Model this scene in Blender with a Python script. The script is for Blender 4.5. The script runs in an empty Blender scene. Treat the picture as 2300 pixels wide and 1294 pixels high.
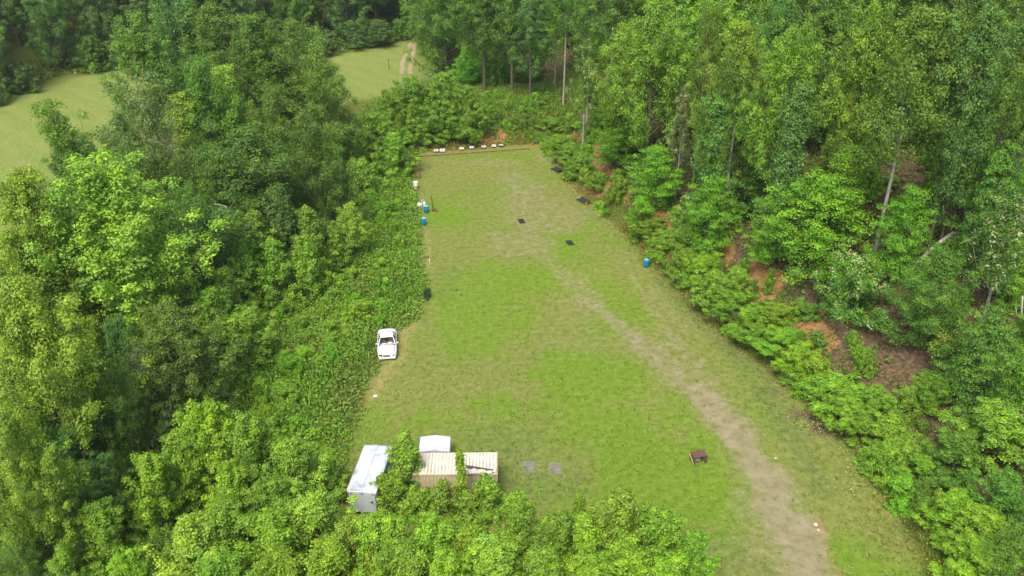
import bpy, bmesh, math, random
import numpy as np
from mathutils import Vector, Matrix

scene = bpy.context.scene
COL = scene.collection
R = math.radians
rng = np.random.default_rng(7)
random.seed(7)

# ------------------------------------------------------------------ camera
CAM_H, PITCH, FPX = 44.45, R(28.87), 1990.0      # metres, radians below horizontal, focal length in photo pixels
PW, PH = 2300, 1294


def ray(px, py):
    u = (px - PW / 2) / FPX
    v = (py - PH / 2) / FPX
    return u, math.cos(PITCH) - v * math.sin(PITCH), -math.sin(PITCH) - v * math.cos(PITCH)


def at(px, py, z=0.0):
    dx, dy, dz = ray(px, py)
    t = (z - CAM_H) / dz
    return dx * t, dy * t


def proj(x, y, z):
    dy, dz = y, z - CAM_H
    d = dy * math.cos(PITCH) - dz * math.sin(PITCH)
    up = dy * math.sin(PITCH) + dz * math.cos(PITCH)
    return PW / 2 + FPX * x / d, PH / 2 - FPX * up / d, d


# ------------------------------------------------------------------ noise
_tab = np.random.default_rng(3).random((256, 256))


def vnoise(x, y):
    x = np.asarray(x, float); y = np.asarray(y, float)
    xi = np.floor(x).astype(int); yi = np.floor(y).astype(int)
    fx = x - xi; fy = y - yi
    fx = fx * fx * (3 - 2 * fx); fy = fy * fy * (3 - 2 * fy)
    a = _tab[xi & 255, yi & 255]; b = _tab[(xi + 1) & 255, yi & 255]
    c = _tab[xi & 255, (yi + 1) & 255]; d = _tab[(xi + 1) & 255, (yi + 1) & 255]
    return (a * (1 - fx) + b * fx) * (1 - fy) + (c * (1 - fx) + d * fx) * fy


def fbm(x, y, o=4):
    s = 0; a = 0.5; t = 0
    for k in range(o):
        s = s + a * vnoise(x + 17.3 * k, y + 9.1 * k); t += a
        x = x * 2.03; y = y * 2.03; a *= 0.55
    return s / t


def S(x, a, b):
    t = np.clip((np.asarray(x, float) - a) / (b - a), 0, 1)
    return t * t * (3 - 2 * t)


# ------------------------------------------------------------------ terrain
XR_Y = [-50, 25, 41.5, 47.5, 55, 64.2, 72.4, 81.3, 91.4, 106.4, 116.1, 123.7, 131.8, 145, 156, 166, 192, 260]
XR_X = [30, 28, 27.3, 27, 26.2, 23.4, 19.2, 16.3, 13.8, 8.4, 6.4, 5.2, 6.5, 7.5, -2, -12, -20, -22]
XL_Y = [-50, 41.5, 54.7, 63.5, 66.8, 72, 74.5, 80.3, 85.3, 96.9, 108, 119.7, 131.8, 148]
XL_X = [-13, -13, -12.6, -12.4, -11.6, -11.0, -8.9, -8.7, -9.7, -10.9, -12.5, -14.6, -17, -20]
FAR_X = [-400, -130, -100, -88, -84, -73, -35, -20, 10, 300]      # where the far forest begins
FAR_Y = [70, 112, 128.5, 139.5, 159, 167, 177.5, 190, 214.5, 214.5]


def dR(x, y):
    return (x - np.interp(y, XR_Y, XR_X)) * 0.88


def dL(x, y):
    return (np.interp(y, XL_Y, XL_X) - x)


def bermt(x, y):
    return y - (119.3 + 0.223 * (x + 14.6))


def terrain(x, y):
    x = np.asarray(x, float); y = np.asarray(y, float)
    d = dR(x, y)
    bank = 0.9 + 2.3 * S(y, 48, 70)
    w = 3.2 + 1.2 * (fbm(x * .11, y * .11, 2) - .5)
    zh = bank * S(d, 0.6, 0.6 + w) + 0.46 * np.clip(d - 3.5, 0, 48) + 0.22 * np.clip(d - 51.5, 0, 90)
    zh = zh * (1 - 0.55 * S(y, 126, 175))
    zh = zh + (fbm(x * .09 + 3, y * .09, 3) - .5) * 2.2 * S(d, 3, 14)
    l = dL(x, y)
    zl = -1.8 * S(l, 3, 17) * (1 - S(l, 24, 40)) * (1 - S(y, 136, 152))
    zl = zl + (fbm(x * .06 + 9, y * .06, 3) - .5) * 1.0 * S(l, 4, 14)
    t = bermt(x, y)
    zb = (3.1 * S(t, 2.0, 12) + .5 * (fbm(x * .25, y * .25, 2) - .5) * S(t, 3, 8)) * (1 - S(t, 20, 32)) * S(x, -26, -18) * (1 - S(d, 0, 14))
    f = y - np.interp(x, FAR_X, FAR_Y)
    zf = 0.17 * np.clip(f - 4, 0, 260)
    sm = (fbm(x * .05, y * .05, 2) - .5) * .25
    return np.maximum(zh, 0) + np.where(l > 0, zl, 0) + zb + zf * (1 - S(d, 0, 20)) + sm * (1 - S(d, -2, 2))


def T(x, y):
    return float(terrain(np.array([x]), np.array([y]))[0])


def hit(px, py, H=0.0):
    """point of the ray of a photo pixel that is H above the terrain"""
    dx, dy, dz = ray(px, py)
    t0 = 12.0
    ts = np.arange(12.0, 420.0, 0.4)
    X, Y, Z = dx * ts, dy * ts, CAM_H + dz * ts
    g = Z - terrain(X, Y) - H
    k = np.nonzero(g <= 0)[0]
    k = k[0] if len(k) else len(ts) - 1
    if k > 0:
        a, b = g[k - 1], g[k]
        t = ts[k - 1] + (ts[k] - ts[k - 1]) * (a / (a - b)) if a != b else ts[k]
    else:
        t = ts[0]
    return dx * t, dy * t


# ------------------------------------------------------------------ objects, labels
def tag(o, label, cat, group=None, kind=None):
    o['label'] = label
    o['category'] = cat
    if group: o['group'] = group
    if kind: o['kind'] = kind
    return o


def empty(name, loc, rz=0.0):
    o = bpy.data.objects.new(name, None)
    COL.objects.link(o)
    o.location = loc
    o.rotation_euler = (0, 0, rz)
    o.empty_display_size = .3
    return o


def link(name, me, mat=None, parent=None):
    o = bpy.data.objects.new(name, me)
    COL.objects.link(o)
    if mat is not None and len(me.materials) == 0:
        me.materials.append(mat)
    if parent is not None:
        o.parent = parent
    return o


def np_mesh(name, V, F, attrs=None, smooth=False):
    V = np.ascontiguousarray(V, np.float32); F = np.ascontiguousarray(F, np.int32)
    me = bpy.data.meshes.new(name)
    me.vertices.add(len(V)); me.vertices.foreach_set('co', V.ravel())
    k = F.shape[1]
    me.loops.add(F.size); me.loops.foreach_set('vertex_index', F.ravel())
    me.polygons.add(len(F)); me.polygons.foreach_set('loop_start', np.arange(len(F), dtype=np.int32) * k)
    if smooth:
        me.polygons.foreach_set('use_smooth', np.ones(len(F), bool))
    me.update(calc_edges=True)
    for n, a in (attrs or {}).items():
        if a.ndim == 1:
            at_ = me.attributes.new(n, 'FLOAT', 'POINT'); at_.data.foreach_set('value', a.astype(np.float32))
        else:
            at_ = me.attributes.new(n, 'FLOAT_COLOR', 'POINT'); at_.data.foreach_set('color', np.ascontiguousarray(a, np.float32).ravel())
    return me


class MB:
    """collects simple solids for ONE mesh"""
    def __init__(s): s.v = []; s.f = []; s.sm = []

    def add(s, vs, fs, smooth=False):
        b = len(s.v); s.v += [tuple(p) for p in vs]
        for f in fs: s.f.append([i + b for i in f]); s.sm.append(smooth)
        return s

    def box(s, c, size, rz=0.0, rx=0.0, ry=0.0, taper=1.0):
        hx, hy, hz = size[0] / 2, size[1] / 2, size[2] / 2
        M = Matrix.Translation(c) @ Matrix.Rotation(rz, 4, 'Z') @ Matrix.Rotation(ry, 4, 'Y') @ Matrix.Rotation(rx, 4, 'X')
        vs = [M @ Vector((x * hx * (taper if z > 0 else 1), y * hy * (taper if z > 0 else 1), z * hz)) for z in (-1, 1) for x, y in ((-1, -1), (1, -1), (1, 1), (-1, 1))]
        return s.add(vs, [(3, 2, 1, 0), (4, 5, 6, 7), (0, 1, 5, 4), (1, 2, 6, 5), (2, 3, 7, 6), (3, 0, 4, 7)])

    def tube(s, pts, rad, n=8, cap=True, smooth=True):
        pts = [Vector(p) for p in pts]
        rad = rad if hasattr(rad, '__len__') else [rad] * len(pts)
        rings = []
        for i, p in enumerate(pts):
            d = (pts[min(i + 1, len(pts) - 1)] - pts[max(i - 1, 0)]).normalized()
            a = d.cross(Vector((0, 0, 1)) if abs(d.z) < .9 else Vector((1, 0, 0))).normalized(); b = d.cross(a)
            rings.append([p + (a * math.cos(2 * math.pi * k / n) + b * math.sin(2 * math.pi * k / n)) * rad[i] for k in range(n)])
        vs = [q for r in rings for q in r]
        fs = [(i * n + k, i * n + (k + 1) % n, (i + 1) * n + (k + 1) % n, (i + 1) * n + k) for i in range(len(pts) - 1) for k in range(n)]
        s.add(vs, fs, smooth)
        if cap:
            s.add(rings[0], [tuple(range(n))]); s.add(rings[-1], [tuple(range(n))[::-1]])
        return s

    def lathe(s, prof, n=20, c=(0, 0, 0), smooth=True):
        vs = [(c[0] + r * math.cos(2 * math.pi * k / n), c[1] + r * math.sin(2 * math.pi * k / n), c[2] + z) for r, z in prof for k in range(n)]
        fs = [(i * n + k, i * n + (k + 1) % n, (i + 1) * n + (k + 1) % n, (i + 1) * n + k) for i in range(len(prof) - 1) for k in range(n)]
        return s.add(vs, fs, smooth)

    def prism(s, poly, axis, a, b):
        """polygon in the two other axes, extruded from a to b"""
        n = len(poly)
        def P(p, t):
            return (t, p[0], p[1]) if axis == 0 else ((p[0], t, p[1]) if axis == 1 else (p[0], p[1], t))
        vs = [P(p, a) for p in poly] + [P(p, b) for p in poly]
        return s.add(vs, [tuple(range(n)), tuple(range(2 * n - 1, n - 1, -1))] + [(i, (i + 1) % n, n + (i + 1) % n, n + i) for i in range(n)])

    def build(s, name, mat, parent=None, bevel=0.0, seg=2):
        me = bpy.data.meshes.new(name)
        me.from_pydata(s.v, [], s.f)
        me.polygons.foreach_set('use_smooth', s.sm)
        bm = bmesh.new(); bm.from_mesh(me)
        bmesh.ops.remove_doubles(bm, verts=bm.verts, dist=1e-5)
        bmesh.ops.recalc_face_normals(bm, faces=bm.faces)
        bm.to_mesh(me); bm.free()
        o = link(name, me, mat, parent)
        if bevel:
            m = o.modifiers.new('edge', 'BEVEL'); m.width = bevel; m.segments = seg; m.limit_method = 'ANGLE'
        return o


# ------------------------------------------------------------------ materials
def new_mat(name):
    m = bpy.data.materials.new(name); m.use_nodes = True
    nt = m.node_tree
    return m, nt, nt.nodes['Principled BSDF']


def N(nt, t, **kw):
    n = nt.nodes.new(t)
    for k, v in kw.items(): setattr(n, k, v)
    return n


def val(sock, v): sock.default_value = v


def noise(nt, scale, detail=4, rough=.55, coord=None, dist=0.0):
    n = N(nt, 'ShaderNodeTexNoise')
    val(n.inputs['Scale'], scale); val(n.inputs['Detail'], detail); val(n.inputs['Roughness'], rough); val(n.inputs['Distortion'], dist)
    if coord is not None: nt.links.new(coord, n.inputs['Vector'])
    return n.outputs['Fac']


def ramp(nt, fac, stops, interp='LINEAR'):
    r = N(nt, 'ShaderNodeValToRGB'); cr = r.color_ramp; cr.interpolation = interp
    while len(cr.elements) > 1: cr.elements.remove(cr.elements[-1])
    cr.elements[0].position = stops[0][0]; cr.elements[0].color = (*stops[0][1], 1)
    for p, c in stops[1:]:
        e = cr.elements.new(p); e.color = (*c, 1)
    nt.links.new(fac, r.inputs['Fac'])
    return r.outputs['Color']


def mix(nt, a, b, fac, mode='MIX'):
    n = N(nt, 'ShaderNodeMix', data_type='RGBA', blend_type=mode)
    for s, v in ((n.inputs[6], a), (n.inputs[7], b), (n.inputs[0], fac)):
        if isinstance(v, (int, float)): s.default_value = v
        elif isinstance(v, tuple): s.default_value = (*v, 1)
        else: nt.links.new(v, s)
    return n.outputs[2]


def math_(nt, op, a, b=None, clamp=False):
    n = N(nt, 'ShaderNodeMath', operation=op, use_clamp=clamp)
    for s, v in zip(n.inputs, (a, b)):
        if v is None: continue
        if isinstance(v, (int, float)): s.default_value = v
        else: nt.links.new(v, s)
    return n.outputs[0]


def sstep(nt, x, a, b):
    n = N(nt, 'ShaderNodeMapRange', interpolation_type='SMOOTHSTEP')
    nt.links.new(x, n.inputs['Value']); val(n.inputs['From Min'], a); val(n.inputs['From Max'], b)
    return n.outputs['Result']


def objcoord(nt): return N(nt, 'ShaderNodeTexCoord').outputs['Object']


def simple(name, stops, scale=6.0, rough=.6, metal=0.0, bump=0.0, detail=5, spec=.4):
    m, nt, p = new_mat(name)
    c = objcoord(nt)
    f = noise(nt, scale, detail, .6, c)
    nt.links.new(ramp(nt, f, stops), p.inputs['Base Color'])
    val(p.inputs['Roughness'], rough); val(p.inputs['Metallic'], metal); val(p.inputs['Specular IOR Level'], spec)
    if bump:
        b = N(nt, 'ShaderNodeBump'); val(b.inputs['Strength'], bump); val(b.inputs['Distance'], .02)
        nt.links.new(noise(nt, scale * 3, 4, .6, c), b.inputs['Height']); nt.links.new(b.outputs[0], p.inputs['Normal'])
    return m


def foliage_mat(name, trans=.32, use_attr_col=False, rough=.5):
    m, nt, p = new_mat(name)
    if use_attr_col:
        col = mix(nt, N(nt, 'ShaderNodeAttribute', attribute_name='col').outputs['Color'], (1.9, 1.95, 1.8), 1.0, 'MULTIPLY')
    else:
        oi = N(nt, 'ShaderNodeObjectInfo')
        v = N(nt, 'ShaderNodeAttribute', attribute_name='v').outputs['Fac']
        r = ramp(nt, v, [(0, (.55, .66, .8)), (.5, (1, 1, 1)), (.82, (1.32, 1.25, .85)), (1, (1.8, 1.65, 1.0))])
        col = mix(nt, oi.outputs['Color'], r, 1.0, 'MULTIPLY')
        n = N(nt, 'ShaderNodeHueSaturation'); nt.links.new(col, n.inputs['Color'])
        h = N(nt, 'ShaderNodeMapRange'); nt.links.new(oi.outputs['Random'], h.inputs['Value']); val(h.inputs['To Min'], .497); val(h.inputs['To Max'], .508)
        nt.links.new(h.outputs[0], n.inputs['Hue'])
        b = math_(nt, 'MULTIPLY_ADD', oi.outputs['Random'], .3); b.node.inputs[2].default_value = .86
        nt.links.new(b, n.inputs['Value'])
        col = n.outputs['Color']
    nt.links.new(col, p.inputs['Base Color'])
    val(p.inputs['Roughness'], rough); val(p.inputs['Specular IOR Level'], .35)
    tr = N(nt, 'ShaderNodeBsdfTranslucent')
    nt.links.new(mix(nt, col, (1.05, 1.2, .5), 1.0, 'MULTIPLY'), tr.inputs['Color'])
    ms = N(nt, 'ShaderNodeMixShader'); val(ms.inputs[0], trans)
    nt.links.new(p.outputs[0], ms.inputs[1]); nt.links.new(tr.outputs[0], ms.inputs[2])
    nt.links.new(ms.outputs[0], nt.nodes['Material Output'].inputs['Surface'])
    return m


M_LEAF = foliage_mat('leaf_foliage')
M_STUFF = foliage_mat('weed_foliage', .3, True)
M_BARK = simple('bark_brown', [(.3, (.06, .05, .035)), (.7, (.16, .135, .10))], 5, .9, 0, .5)
M_PALE = simple('bark_pale', [(.3, (.17, .16, .12)), (.55, (.33, .31, .26)), (.75, (.46, .44, .38))], 3, .9, 0, .4)
M_DEAD = simple('dead_wood', [(.3, (.30, .26, .21)), (.7, (.52, .48, .42))], 4, .9, 0, .3)
M_VINE = simple('vine_bark', [(.35, (.10, .13, .02)), (.65, (.20, .22, .04))], 5, .9, 0, .5)
# ------------------------------------------------------------------ ground sheet
def axis(lo, hi, step, far):
    a = list(np.arange(lo, hi + step / 2, step))
    s = step; x = hi
    while x < far:
        s *= 1.22; x += s; a.append(x)
    s = step; x = lo; pre = []
    while x > -far:
        s *= 1.22; x -= s; pre.append(x)
    return np.array(pre[::-1] + a)


gx = axis(-60, 60, .45, 2600); gy = axis(28, 165, .45, 2600)
GX, GY = np.meshgrid(gx, gy, indexing='ij')
fx, fy = GX.ravel(), GY.ravel()
GZ = terrain(np.clip(fx, -400, 400), np.clip(fy, -70, 520)) * 1.0


def seg_mask(pts, x, y):
    """distance to a world polyline with its half-width interpolated: returns d/width (smallest)"""
    best = np.full(x.shape, 1e9)
    for (x0, y0, w0), (x1, y1, w1) in zip(pts[:-1], pts[1:]):
        vx, vy = x1 - x0, y1 - y0
        t = np.clip(((x - x0) * vx + (y - y0) * vy) / (vx * vx + vy * vy), 0, 1)
        d = np.hypot(x - x0 - t * vx, y - y0 - t * vy) / (w0 + (w1 - w0) * t)
        best = np.minimum(best, d)
    return best


def P(px, py, w): x, y = at(px, py); return (x, y, w)


wob = (fbm(fx * .35, fy * .35, 3) - .5)
wob2 = (fbm(fx * .12 + 40, fy * .12, 3) - .5)


def soft(d, edge=.6): return 1 - S(d, 1 - edge, 1 + edge)


def line(pts, edge=.45, w=.8): return soft(seg_mask([P(*p) for p in pts], fx, fy) + wob * w, edge)


def blob(px, py, rx, ry, w=1.0):
    x, y = at(px, py)
    return 1 - S(np.hypot((fx - x) / rx, (fy - y) / (ry * 1.17)) + wob2 * w + wob * .6, .5, 1.25)


d_r = dR(fx, fy); d_l = dL(fx, fy); b_t = bermt(fx, fy)
infield = (1 - S(d_r, -.4, .6)) * (1 - S(d_l, -.5, .5)) * (1 - S(b_t, 2, 3.5))
gravel = np.zeros_like(fx)
for m, k in (
    (line([(1820, 1340, 2.3), (1800, 1220, 2.1), (1745, 1110, 1.9), (1680, 1020, 1.8), (1610, 930, 1.7), (1560, 885, 1.4)], .6, 1.2), .86),
    (line([(1560, 885, 1.5), (1470, 800, 1.3), (1400, 740, 1.0), (1330, 680, .8)], .7, 1.6), .68),
    (line([(1600, 860, 1.0), (1520, 770, .8), (1460, 690, .6), (1420, 620, .5)], .7), .55),
    (line([(1330, 690, 1.6), (1250, 600, 1.6), (1190, 540, 1.8), (1160, 470, 1.6), (1130, 400, 1.5)], .8, 1.2), .55),
    (blob(1200, 550, 6.5, 3.4, 1.8), .52), (blob(1250, 490, 7, 6), .5), (blob(1170, 420, 4.5, 6), .56), (blob(1230, 355, 2.4, 4), .52),
    (blob(1100, 365, 5, 1.6), .5), (blob(1030, 400, 5, 4), .15), (blob(1290, 630, 2.2, 3.0), .4), (blob(1480, 670, 1.2, 3.5), .45),
    (blob(1430, 1170, 4.5, 3.0), .42), (blob(1530, 1230, 4, 2.5), .42), (blob(1230, 1060, 3, 2), .3), (blob(1060, 870, 1.6, .5), .35),
    (blob(1470, 965, 1.6, .5), .35), (blob(1340, 760, 5, 5), .3), (line([(1690, 1040, 3.4), (1560, 880, 3.0), (1420, 750, 2.2)], .8, 1.6), .36), (line([(1700, 1060, 2.6), (1760, 1250, 3.4)], .7, 1.0), .5), (line([(1380, 560, 1.2), (1450, 640, 1.2), (1540, 740, 1.2)], .9, 1.2), .4),
): gravel = np.maximum(gravel, m * k)
tan = np.zeros_like(fx)     # worn, straw coloured turf
for m, k in (
    (line([(935, 690, 1.4), (900, 745, 1.5), (890, 800, 1.5), (850, 850, 1.4), (820, 900, 1.0)], .7), .8),
    (line([(958, 520, .7), (960, 560, .8), (962, 600, .8)], .6), .6),
    (line([(1560, 690, .9), (1640, 770, 1.0), (1800, 880, 1.1), (1900, 960, 1.2), (2000, 1080, 1.3), (2010, 1150, 1.0)], .7), .75),
    (line([(1262, 380, .9), (1300, 430, .9), (1440, 555, .9), (1520, 640, .9)], .7), .75),
    (blob(1050, 375, 8, 5), .45), (blob(1000, 900, 5, 4), .42), (blob(860, 930, 3, 4), .45), (blob(1030, 640, 3, 3), .3), (blob(1300, 640, 5, 6), .45), (blob(1180, 700, 4, 4), .3), (blob(1400, 900, 5, 4), .4),
): tan = np.maximum(tan, m * k)
lush = np.clip(.36 + 2.0 * wob2 + .7 * wob, 0, 1)
for m, k in ((blob(1080, 680, 7, 9, .8), .75), (blob(1330, 860, 6, 5, .8), .9), (blob(1100, 960, 6, 3), .5), (blob(1060, 480, 6, 9), .45),
             (blob(1120, 350, 8, 3), .6), (blob(1580, 990, 1.6, 2), .9), (blob(1700, 900, 2, 5), .5)):
    lush = np.maximum(lush, m * k)
dark = np.zeros_like(fx)    # darker green turf over dark soil and gravel
for m, k in ((blob(1150, 985, 7, 2.2, 2.2), .5), (blob(1290, 1010, 5, 3, 2), .4), (blob(1240, 1090, 6, 3, 2), .5), (line([(1480, 640, 1.4), (1600, 740, 1.6), (1700, 850, 1.7), (1760, 950, 1.6), (1850, 1100, 1.2)], .7), .55),
             (blob(1000, 640, 2.5, 5), .45), (blob(1490, 560, 4, 8), .35), (blob(1600, 1230, 5, 3), .45), (blob(1420, 570, 3, 8), .3)):
    dark = np.maximum(dark, m * k)
clay = np.zeros_like(fx)
cb = fbm(fx * .16 + 5, fy * .16, 3)
clay = np.maximum(clay, S(d_r, .9, 1.6) * (1 - S(d_r, 3.4, 5.2)) * S(cb, .55, .66) * S(fy, 48, 66) * (1 - S(fy, 129, 138)))
for px, py, rx, ry, k in ((1350, 365, 2.6, 5.0, 1.3), (1285, 315, 1.4, 2.6, 1.1), (1625, 575, 2.0, 2.4, 1.2), (1720, 630, 2.6, 3.0, 1.3), (1815, 740, 2.6, 2.2, 1.2), (1700, 605, 2.6, 3.0, .9),
                          (1075, 303, 2.6, 2.4, .9), (1130, 303, 2.2, 2.2, .9), (1030, 305, 1.0, 1.2, .7), (1275, 260, 1.2, 2, .8), (1600, 545, 1.6, 2, .9), (1860, 760, 2.0, 2, .9), (1420, 440, 1.2, 3, .9)):
    x, y = hit(px, py)
    clay = np.maximum(clay, k * .95 * (1 - S(np.hypot((fx - x) / (rx * .72), (fy - y) / (ry * .85)) + wob * 1.8, .45, 1.3)))
# washed clay at the rim of the track and the dirt strip in front of the berm
clay = np.maximum(clay, .48 * line([(1890, 1330, .6), (1862, 1230, .6), (1838, 1170, .5), (1812, 1120, .3)], .8, 1.6))
strip = S(b_t, -.55, -.2) * (1 - S(b_t + wob * .8, 1.0, 1.7)) * S(fx, -15.3, -14) * (1 - S(fx, 3.6, 4.6))
clay = np.maximum(clay, strip * .5)
litter = S(d_r, 2.5, 6) * S(fbm(fx * .07, fy * .07, 3) + .1, .35, .55)
x, y = hit(2010, 800)
litter = np.maximum(litter, 1.2 * (1 - S(np.hypot((fx - x) / 9, (fy - y) / 8) + wob, .5, 1.2)))
litter = np.maximum(litter, S(d_l, 12, 18) * (1 - S(d_l, 34, 42)) * .8)
farf = fy - np.interp(fx, FAR_X, FAR_Y)
litter = np.maximum(litter, .3 * S(farf, 0, 4))
meadow = S(d_l, 34, 44) * (1 - S(farf, -3, 1))
meadow = np.maximum(meadow, S(fy, 142, 150) * (1 - S(farf, -3, 1)) * (1 - S(d_r, -4, -1)))
ruts = np.zeros_like(fx)
for off in (-9, 9):
    ruts = np.maximum(ruts, soft(seg_mask([P(912 + off, 165, .42), P(913 + off, 140, .42), P(921 + off * .8, 115, .42), P(930 + off * .6, 90, .42)], fx, fy) + wob * .4, .5))
ruts = np.maximum(ruts, soft(seg_mask([P(820, 247, .5), P(850, 241, .5), P(880, 230, .5)], fx, fy), .5))
sc = np.stack([gravel, tan, lush, dark], 1)
sd = np.stack([clay, litter, meadow, ruts], 1)
nx, ny = len(gx), len(gy)
ii, jj = np.meshgrid(np.arange(nx - 1), np.arange(ny - 1), indexing='ij')
q = (ii * ny + jj).ravel()
gm = np_mesh('ground', np.stack([fx, fy, GZ], 1), np.stack([q, q + ny, q + ny + 1, q + 1], 1), {'wear': sc, 'soil': sd, 'edge': np.stack([infield, infield, infield, infield], 1)}, True)


def ground_mat():
    m, nt, p = new_mat('turf_and_soil')
    pos = N(nt, 'ShaderNodeNewGeometry').outputs['Position']
    A = N(nt, 'ShaderNodeAttribute', attribute_name='wear'); B = N(nt, 'ShaderNodeAttribute', attribute_name='soil'); E_ = N(nt, 'ShaderNodeAttribute', attribute_name='edge').outputs['Fac']
    sa = N(nt, 'ShaderNodeSeparateColor'); nt.links.new(A.outputs['Color'], sa.inputs[0])
    sb = N(nt, 'ShaderNodeSeparateColor'); nt.links.new(B.outputs['Color'], sb.inputs[0])
    g, t, l = sa.outputs[0], sa.outputs[1], sa.outputs[2]; dk = A.outputs['Alpha']
    c, li, me = sb.outputs[0], sb.outputs[1], sb.outputs[2]; ru = B.outputs['Alpha']
    n0 = noise(nt, .9, 6, .62, pos); n1 = noise(nt, 3.2, 6, .65, pos); n2f = noise(nt, 11, 5, .7, pos); n2 = math_(nt, 'ADD', math_(nt, 'MULTIPLY', n2f, .5), math_(nt, 'ADD', math_(nt, 'MULTIPLY', noise(nt, 1.7, 5, .7, pos), .75), -.125)); n3 = noise(nt, 34, 3, .7, pos); nL = noise(nt, .16, 5, .6, pos)

    def brk(x, amt=.9, a=.38, b=.68, nn=None):
        w = math_(nt, 'MULTIPLY', math_(nt, 'SUBTRACT', nn or n1, .5), amt)
        return sstep(nt, math_(nt, 'ADD', x, w), a, b)
    lushc = ramp(nt, n2, [(.3, (.075, .135, .012)), (.5, (.135, .215, .020)), (.7, (.20, .28, .034))])
    base = ramp(nt, n2, [(.28, (.090, .112, .024)), (.5, (.172, .198, .043)), (.72, (.26, .272, .075))])
    col = mix(nt, base, lushc, brk(l, 1.2, .26, .88, n0))
    strawc = ramp(nt, n2, [(.3, (.155, .15, .04)), (.5, (.265, .235, .075)), (.7, (.36, .31, .115))])
    col = mix(nt, col, strawc, math_(nt, 'MULTIPLY', brk(t, 1.2, .35, .85), .8))
    darkc = ramp(nt, n2, [(.3, (.052, .080, .024)), (.5, (.105, .150, .042)), (.7, (.165, .215, .062))])
    col = mix(nt, col, darkc, math_(nt, 'MULTIPLY', brk(dk, 1.2, .3, .8), .85))
    gravc = ramp(nt, math_(nt, 'ADD', math_(nt, 'MULTIPLY', n3, .5), math_(nt, 'MULTIPLY', n0, .5)), [(.28, (.145, .115, .068)), (.5, (.275, .226, .138)), (.72, (.39, .335, .22))])
    gg = math_(nt, 'ADD', math_(nt, 'ADD', g, math_(nt, 'MULTIPLY', math_(nt, 'SUBTRACT', n2, .5), 1.1)), math_(nt, 'MULTIPLY', math_(nt, 'SUBTRACT', n0, .5), 1.1))
    col = mix(nt, col, gravc, math_(nt, 'MULTIPLY', brk(gg, 1.0, .26, 1.02), .88))
    mead = ramp(nt, n1, [(.3, (.120, .170, .034)), (.5, (.182, .232, .050)), (.7, (.25, .285, .076))])
    # mowing swaths across the meadow
    wv = N(nt, 'ShaderNodeTexWave', wave_type='BANDS', bands_direction='DIAGONAL'); val(wv.inputs['Scale'], .11); val(wv.inputs['Distortion'], 6); val(wv.inputs['Detail'], 3)
    nt.links.new(pos, wv.inputs['Vector'])
    mead = mix(nt, mead, (.29, .25, .10), math_(nt, 'MULTIPLY', sstep(nt, wv.outputs['Fac'], .4, .95), .22))
    mead = mix(nt, mead, (.15, .205, .035), math_(nt, 'MULTIPLY', sstep(nt, nL, .5, .7), .5))
    col = mix(nt, col, mead, me)
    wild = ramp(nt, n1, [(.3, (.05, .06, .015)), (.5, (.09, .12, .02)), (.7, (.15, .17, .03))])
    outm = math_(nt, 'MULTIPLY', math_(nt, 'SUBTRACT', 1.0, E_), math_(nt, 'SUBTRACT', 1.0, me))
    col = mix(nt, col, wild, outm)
    litc = ramp(nt, math_(nt, 'ADD', math_(nt, 'MULTIPLY', n3, .55), math_(nt, 'MULTIPLY', n1, .45)), [(.36, (.030, .020, .013)), (.5, (.115, .072, .043)), (.64, (.27, .19, .125))])
    col = mix(nt, col, litc, math_(nt, 'MULTIPLY', brk(li, 1.0, .3, .7), .92))
    clayc = ramp(nt, n1, [(.25, (.15, .072, .026)), (.5, (.275, .145, .055)), (.75, (.37, .235, .11))])
    col = mix(nt, col, clayc, brk(c, 1.5, .38, .72))
    col = mix(nt, col, ramp(nt, n2, [(.3, (.30, .20, .12)), (.7, (.46, .36, .24))]), math_(nt, 'MULTIPLY', brk(ru, .7, .35, .7), .75))
    nt.links.new(col, p.inputs['Base Color'])
    val(p.inputs['Roughness'], .95); val(p.inputs['Specular IOR Level'], .1)
    b = N(nt, 'ShaderNodeBump'); val(b.inputs['Strength'], .55); val(b.inputs['Distance'], .12)
    h = math_(nt, 'ADD', n2, math_(nt, 'MULTIPLY', n3, .5))
    nt.links.new(h, b.inputs['Height']); nt.links.new(b.outputs[0], p.inputs['Normal'])
    return m


tag(link('ground', gm, ground_mat()), 'mown grass clearing with a gravel track, clay bank, wooded slope and meadow', 'ground', kind='structure')


def ground_at(arr, x, y):
    """sample a ground mask at world points (nearest grid vertex)"""
    i = np.clip(np.searchsorted(gx, x), 0, nx - 1); j = np.clip(np.searchsorted(gy, y), 0, ny - 1)
    return arr[i * ny + j]


# ------------------------------------------------------------------ leaves
def leaf_arrays(Pc, Nn, size, r, aspect=.62, fold=.18, T_=None):
    """one kite-shaped leaf (4 points) per row"""
    n = len(Pc)
    Nn = Nn / (np.linalg.norm(Nn, axis=1, keepdims=True) + 1e-9)
    a = r.normal(size=(n, 3)) if T_ is None else T_ + .35 * r.normal(size=(n, 3))
    Tn = a - (a * Nn).sum(1, keepdims=True) * Nn
    Tn /= np.linalg.norm(Tn, axis=1, keepdims=True) + 1e-9
    Bn = np.cross(Nn, Tn)
    L = size[:, None]
    base = Pc - Tn * L * .5
    tip = Pc + Tn * L * .5 - Nn * L * .08
    m = Pc - Tn * L * .06 + Nn * L * fold * .5
    le = m + Bn * L * aspect * .5; ri = m - Bn * L * aspect * .5
    V = np.stack([base, ri, tip, le], 1).reshape(-1, 3)
    F = np.arange(n * 4, dtype=np.int32).reshape(-1, 4)
    return V, F


def unit(v): return v / (np.linalg.norm(v, axis=-1, keepdims=True) + 1e-9)


PROTO = {}


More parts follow.
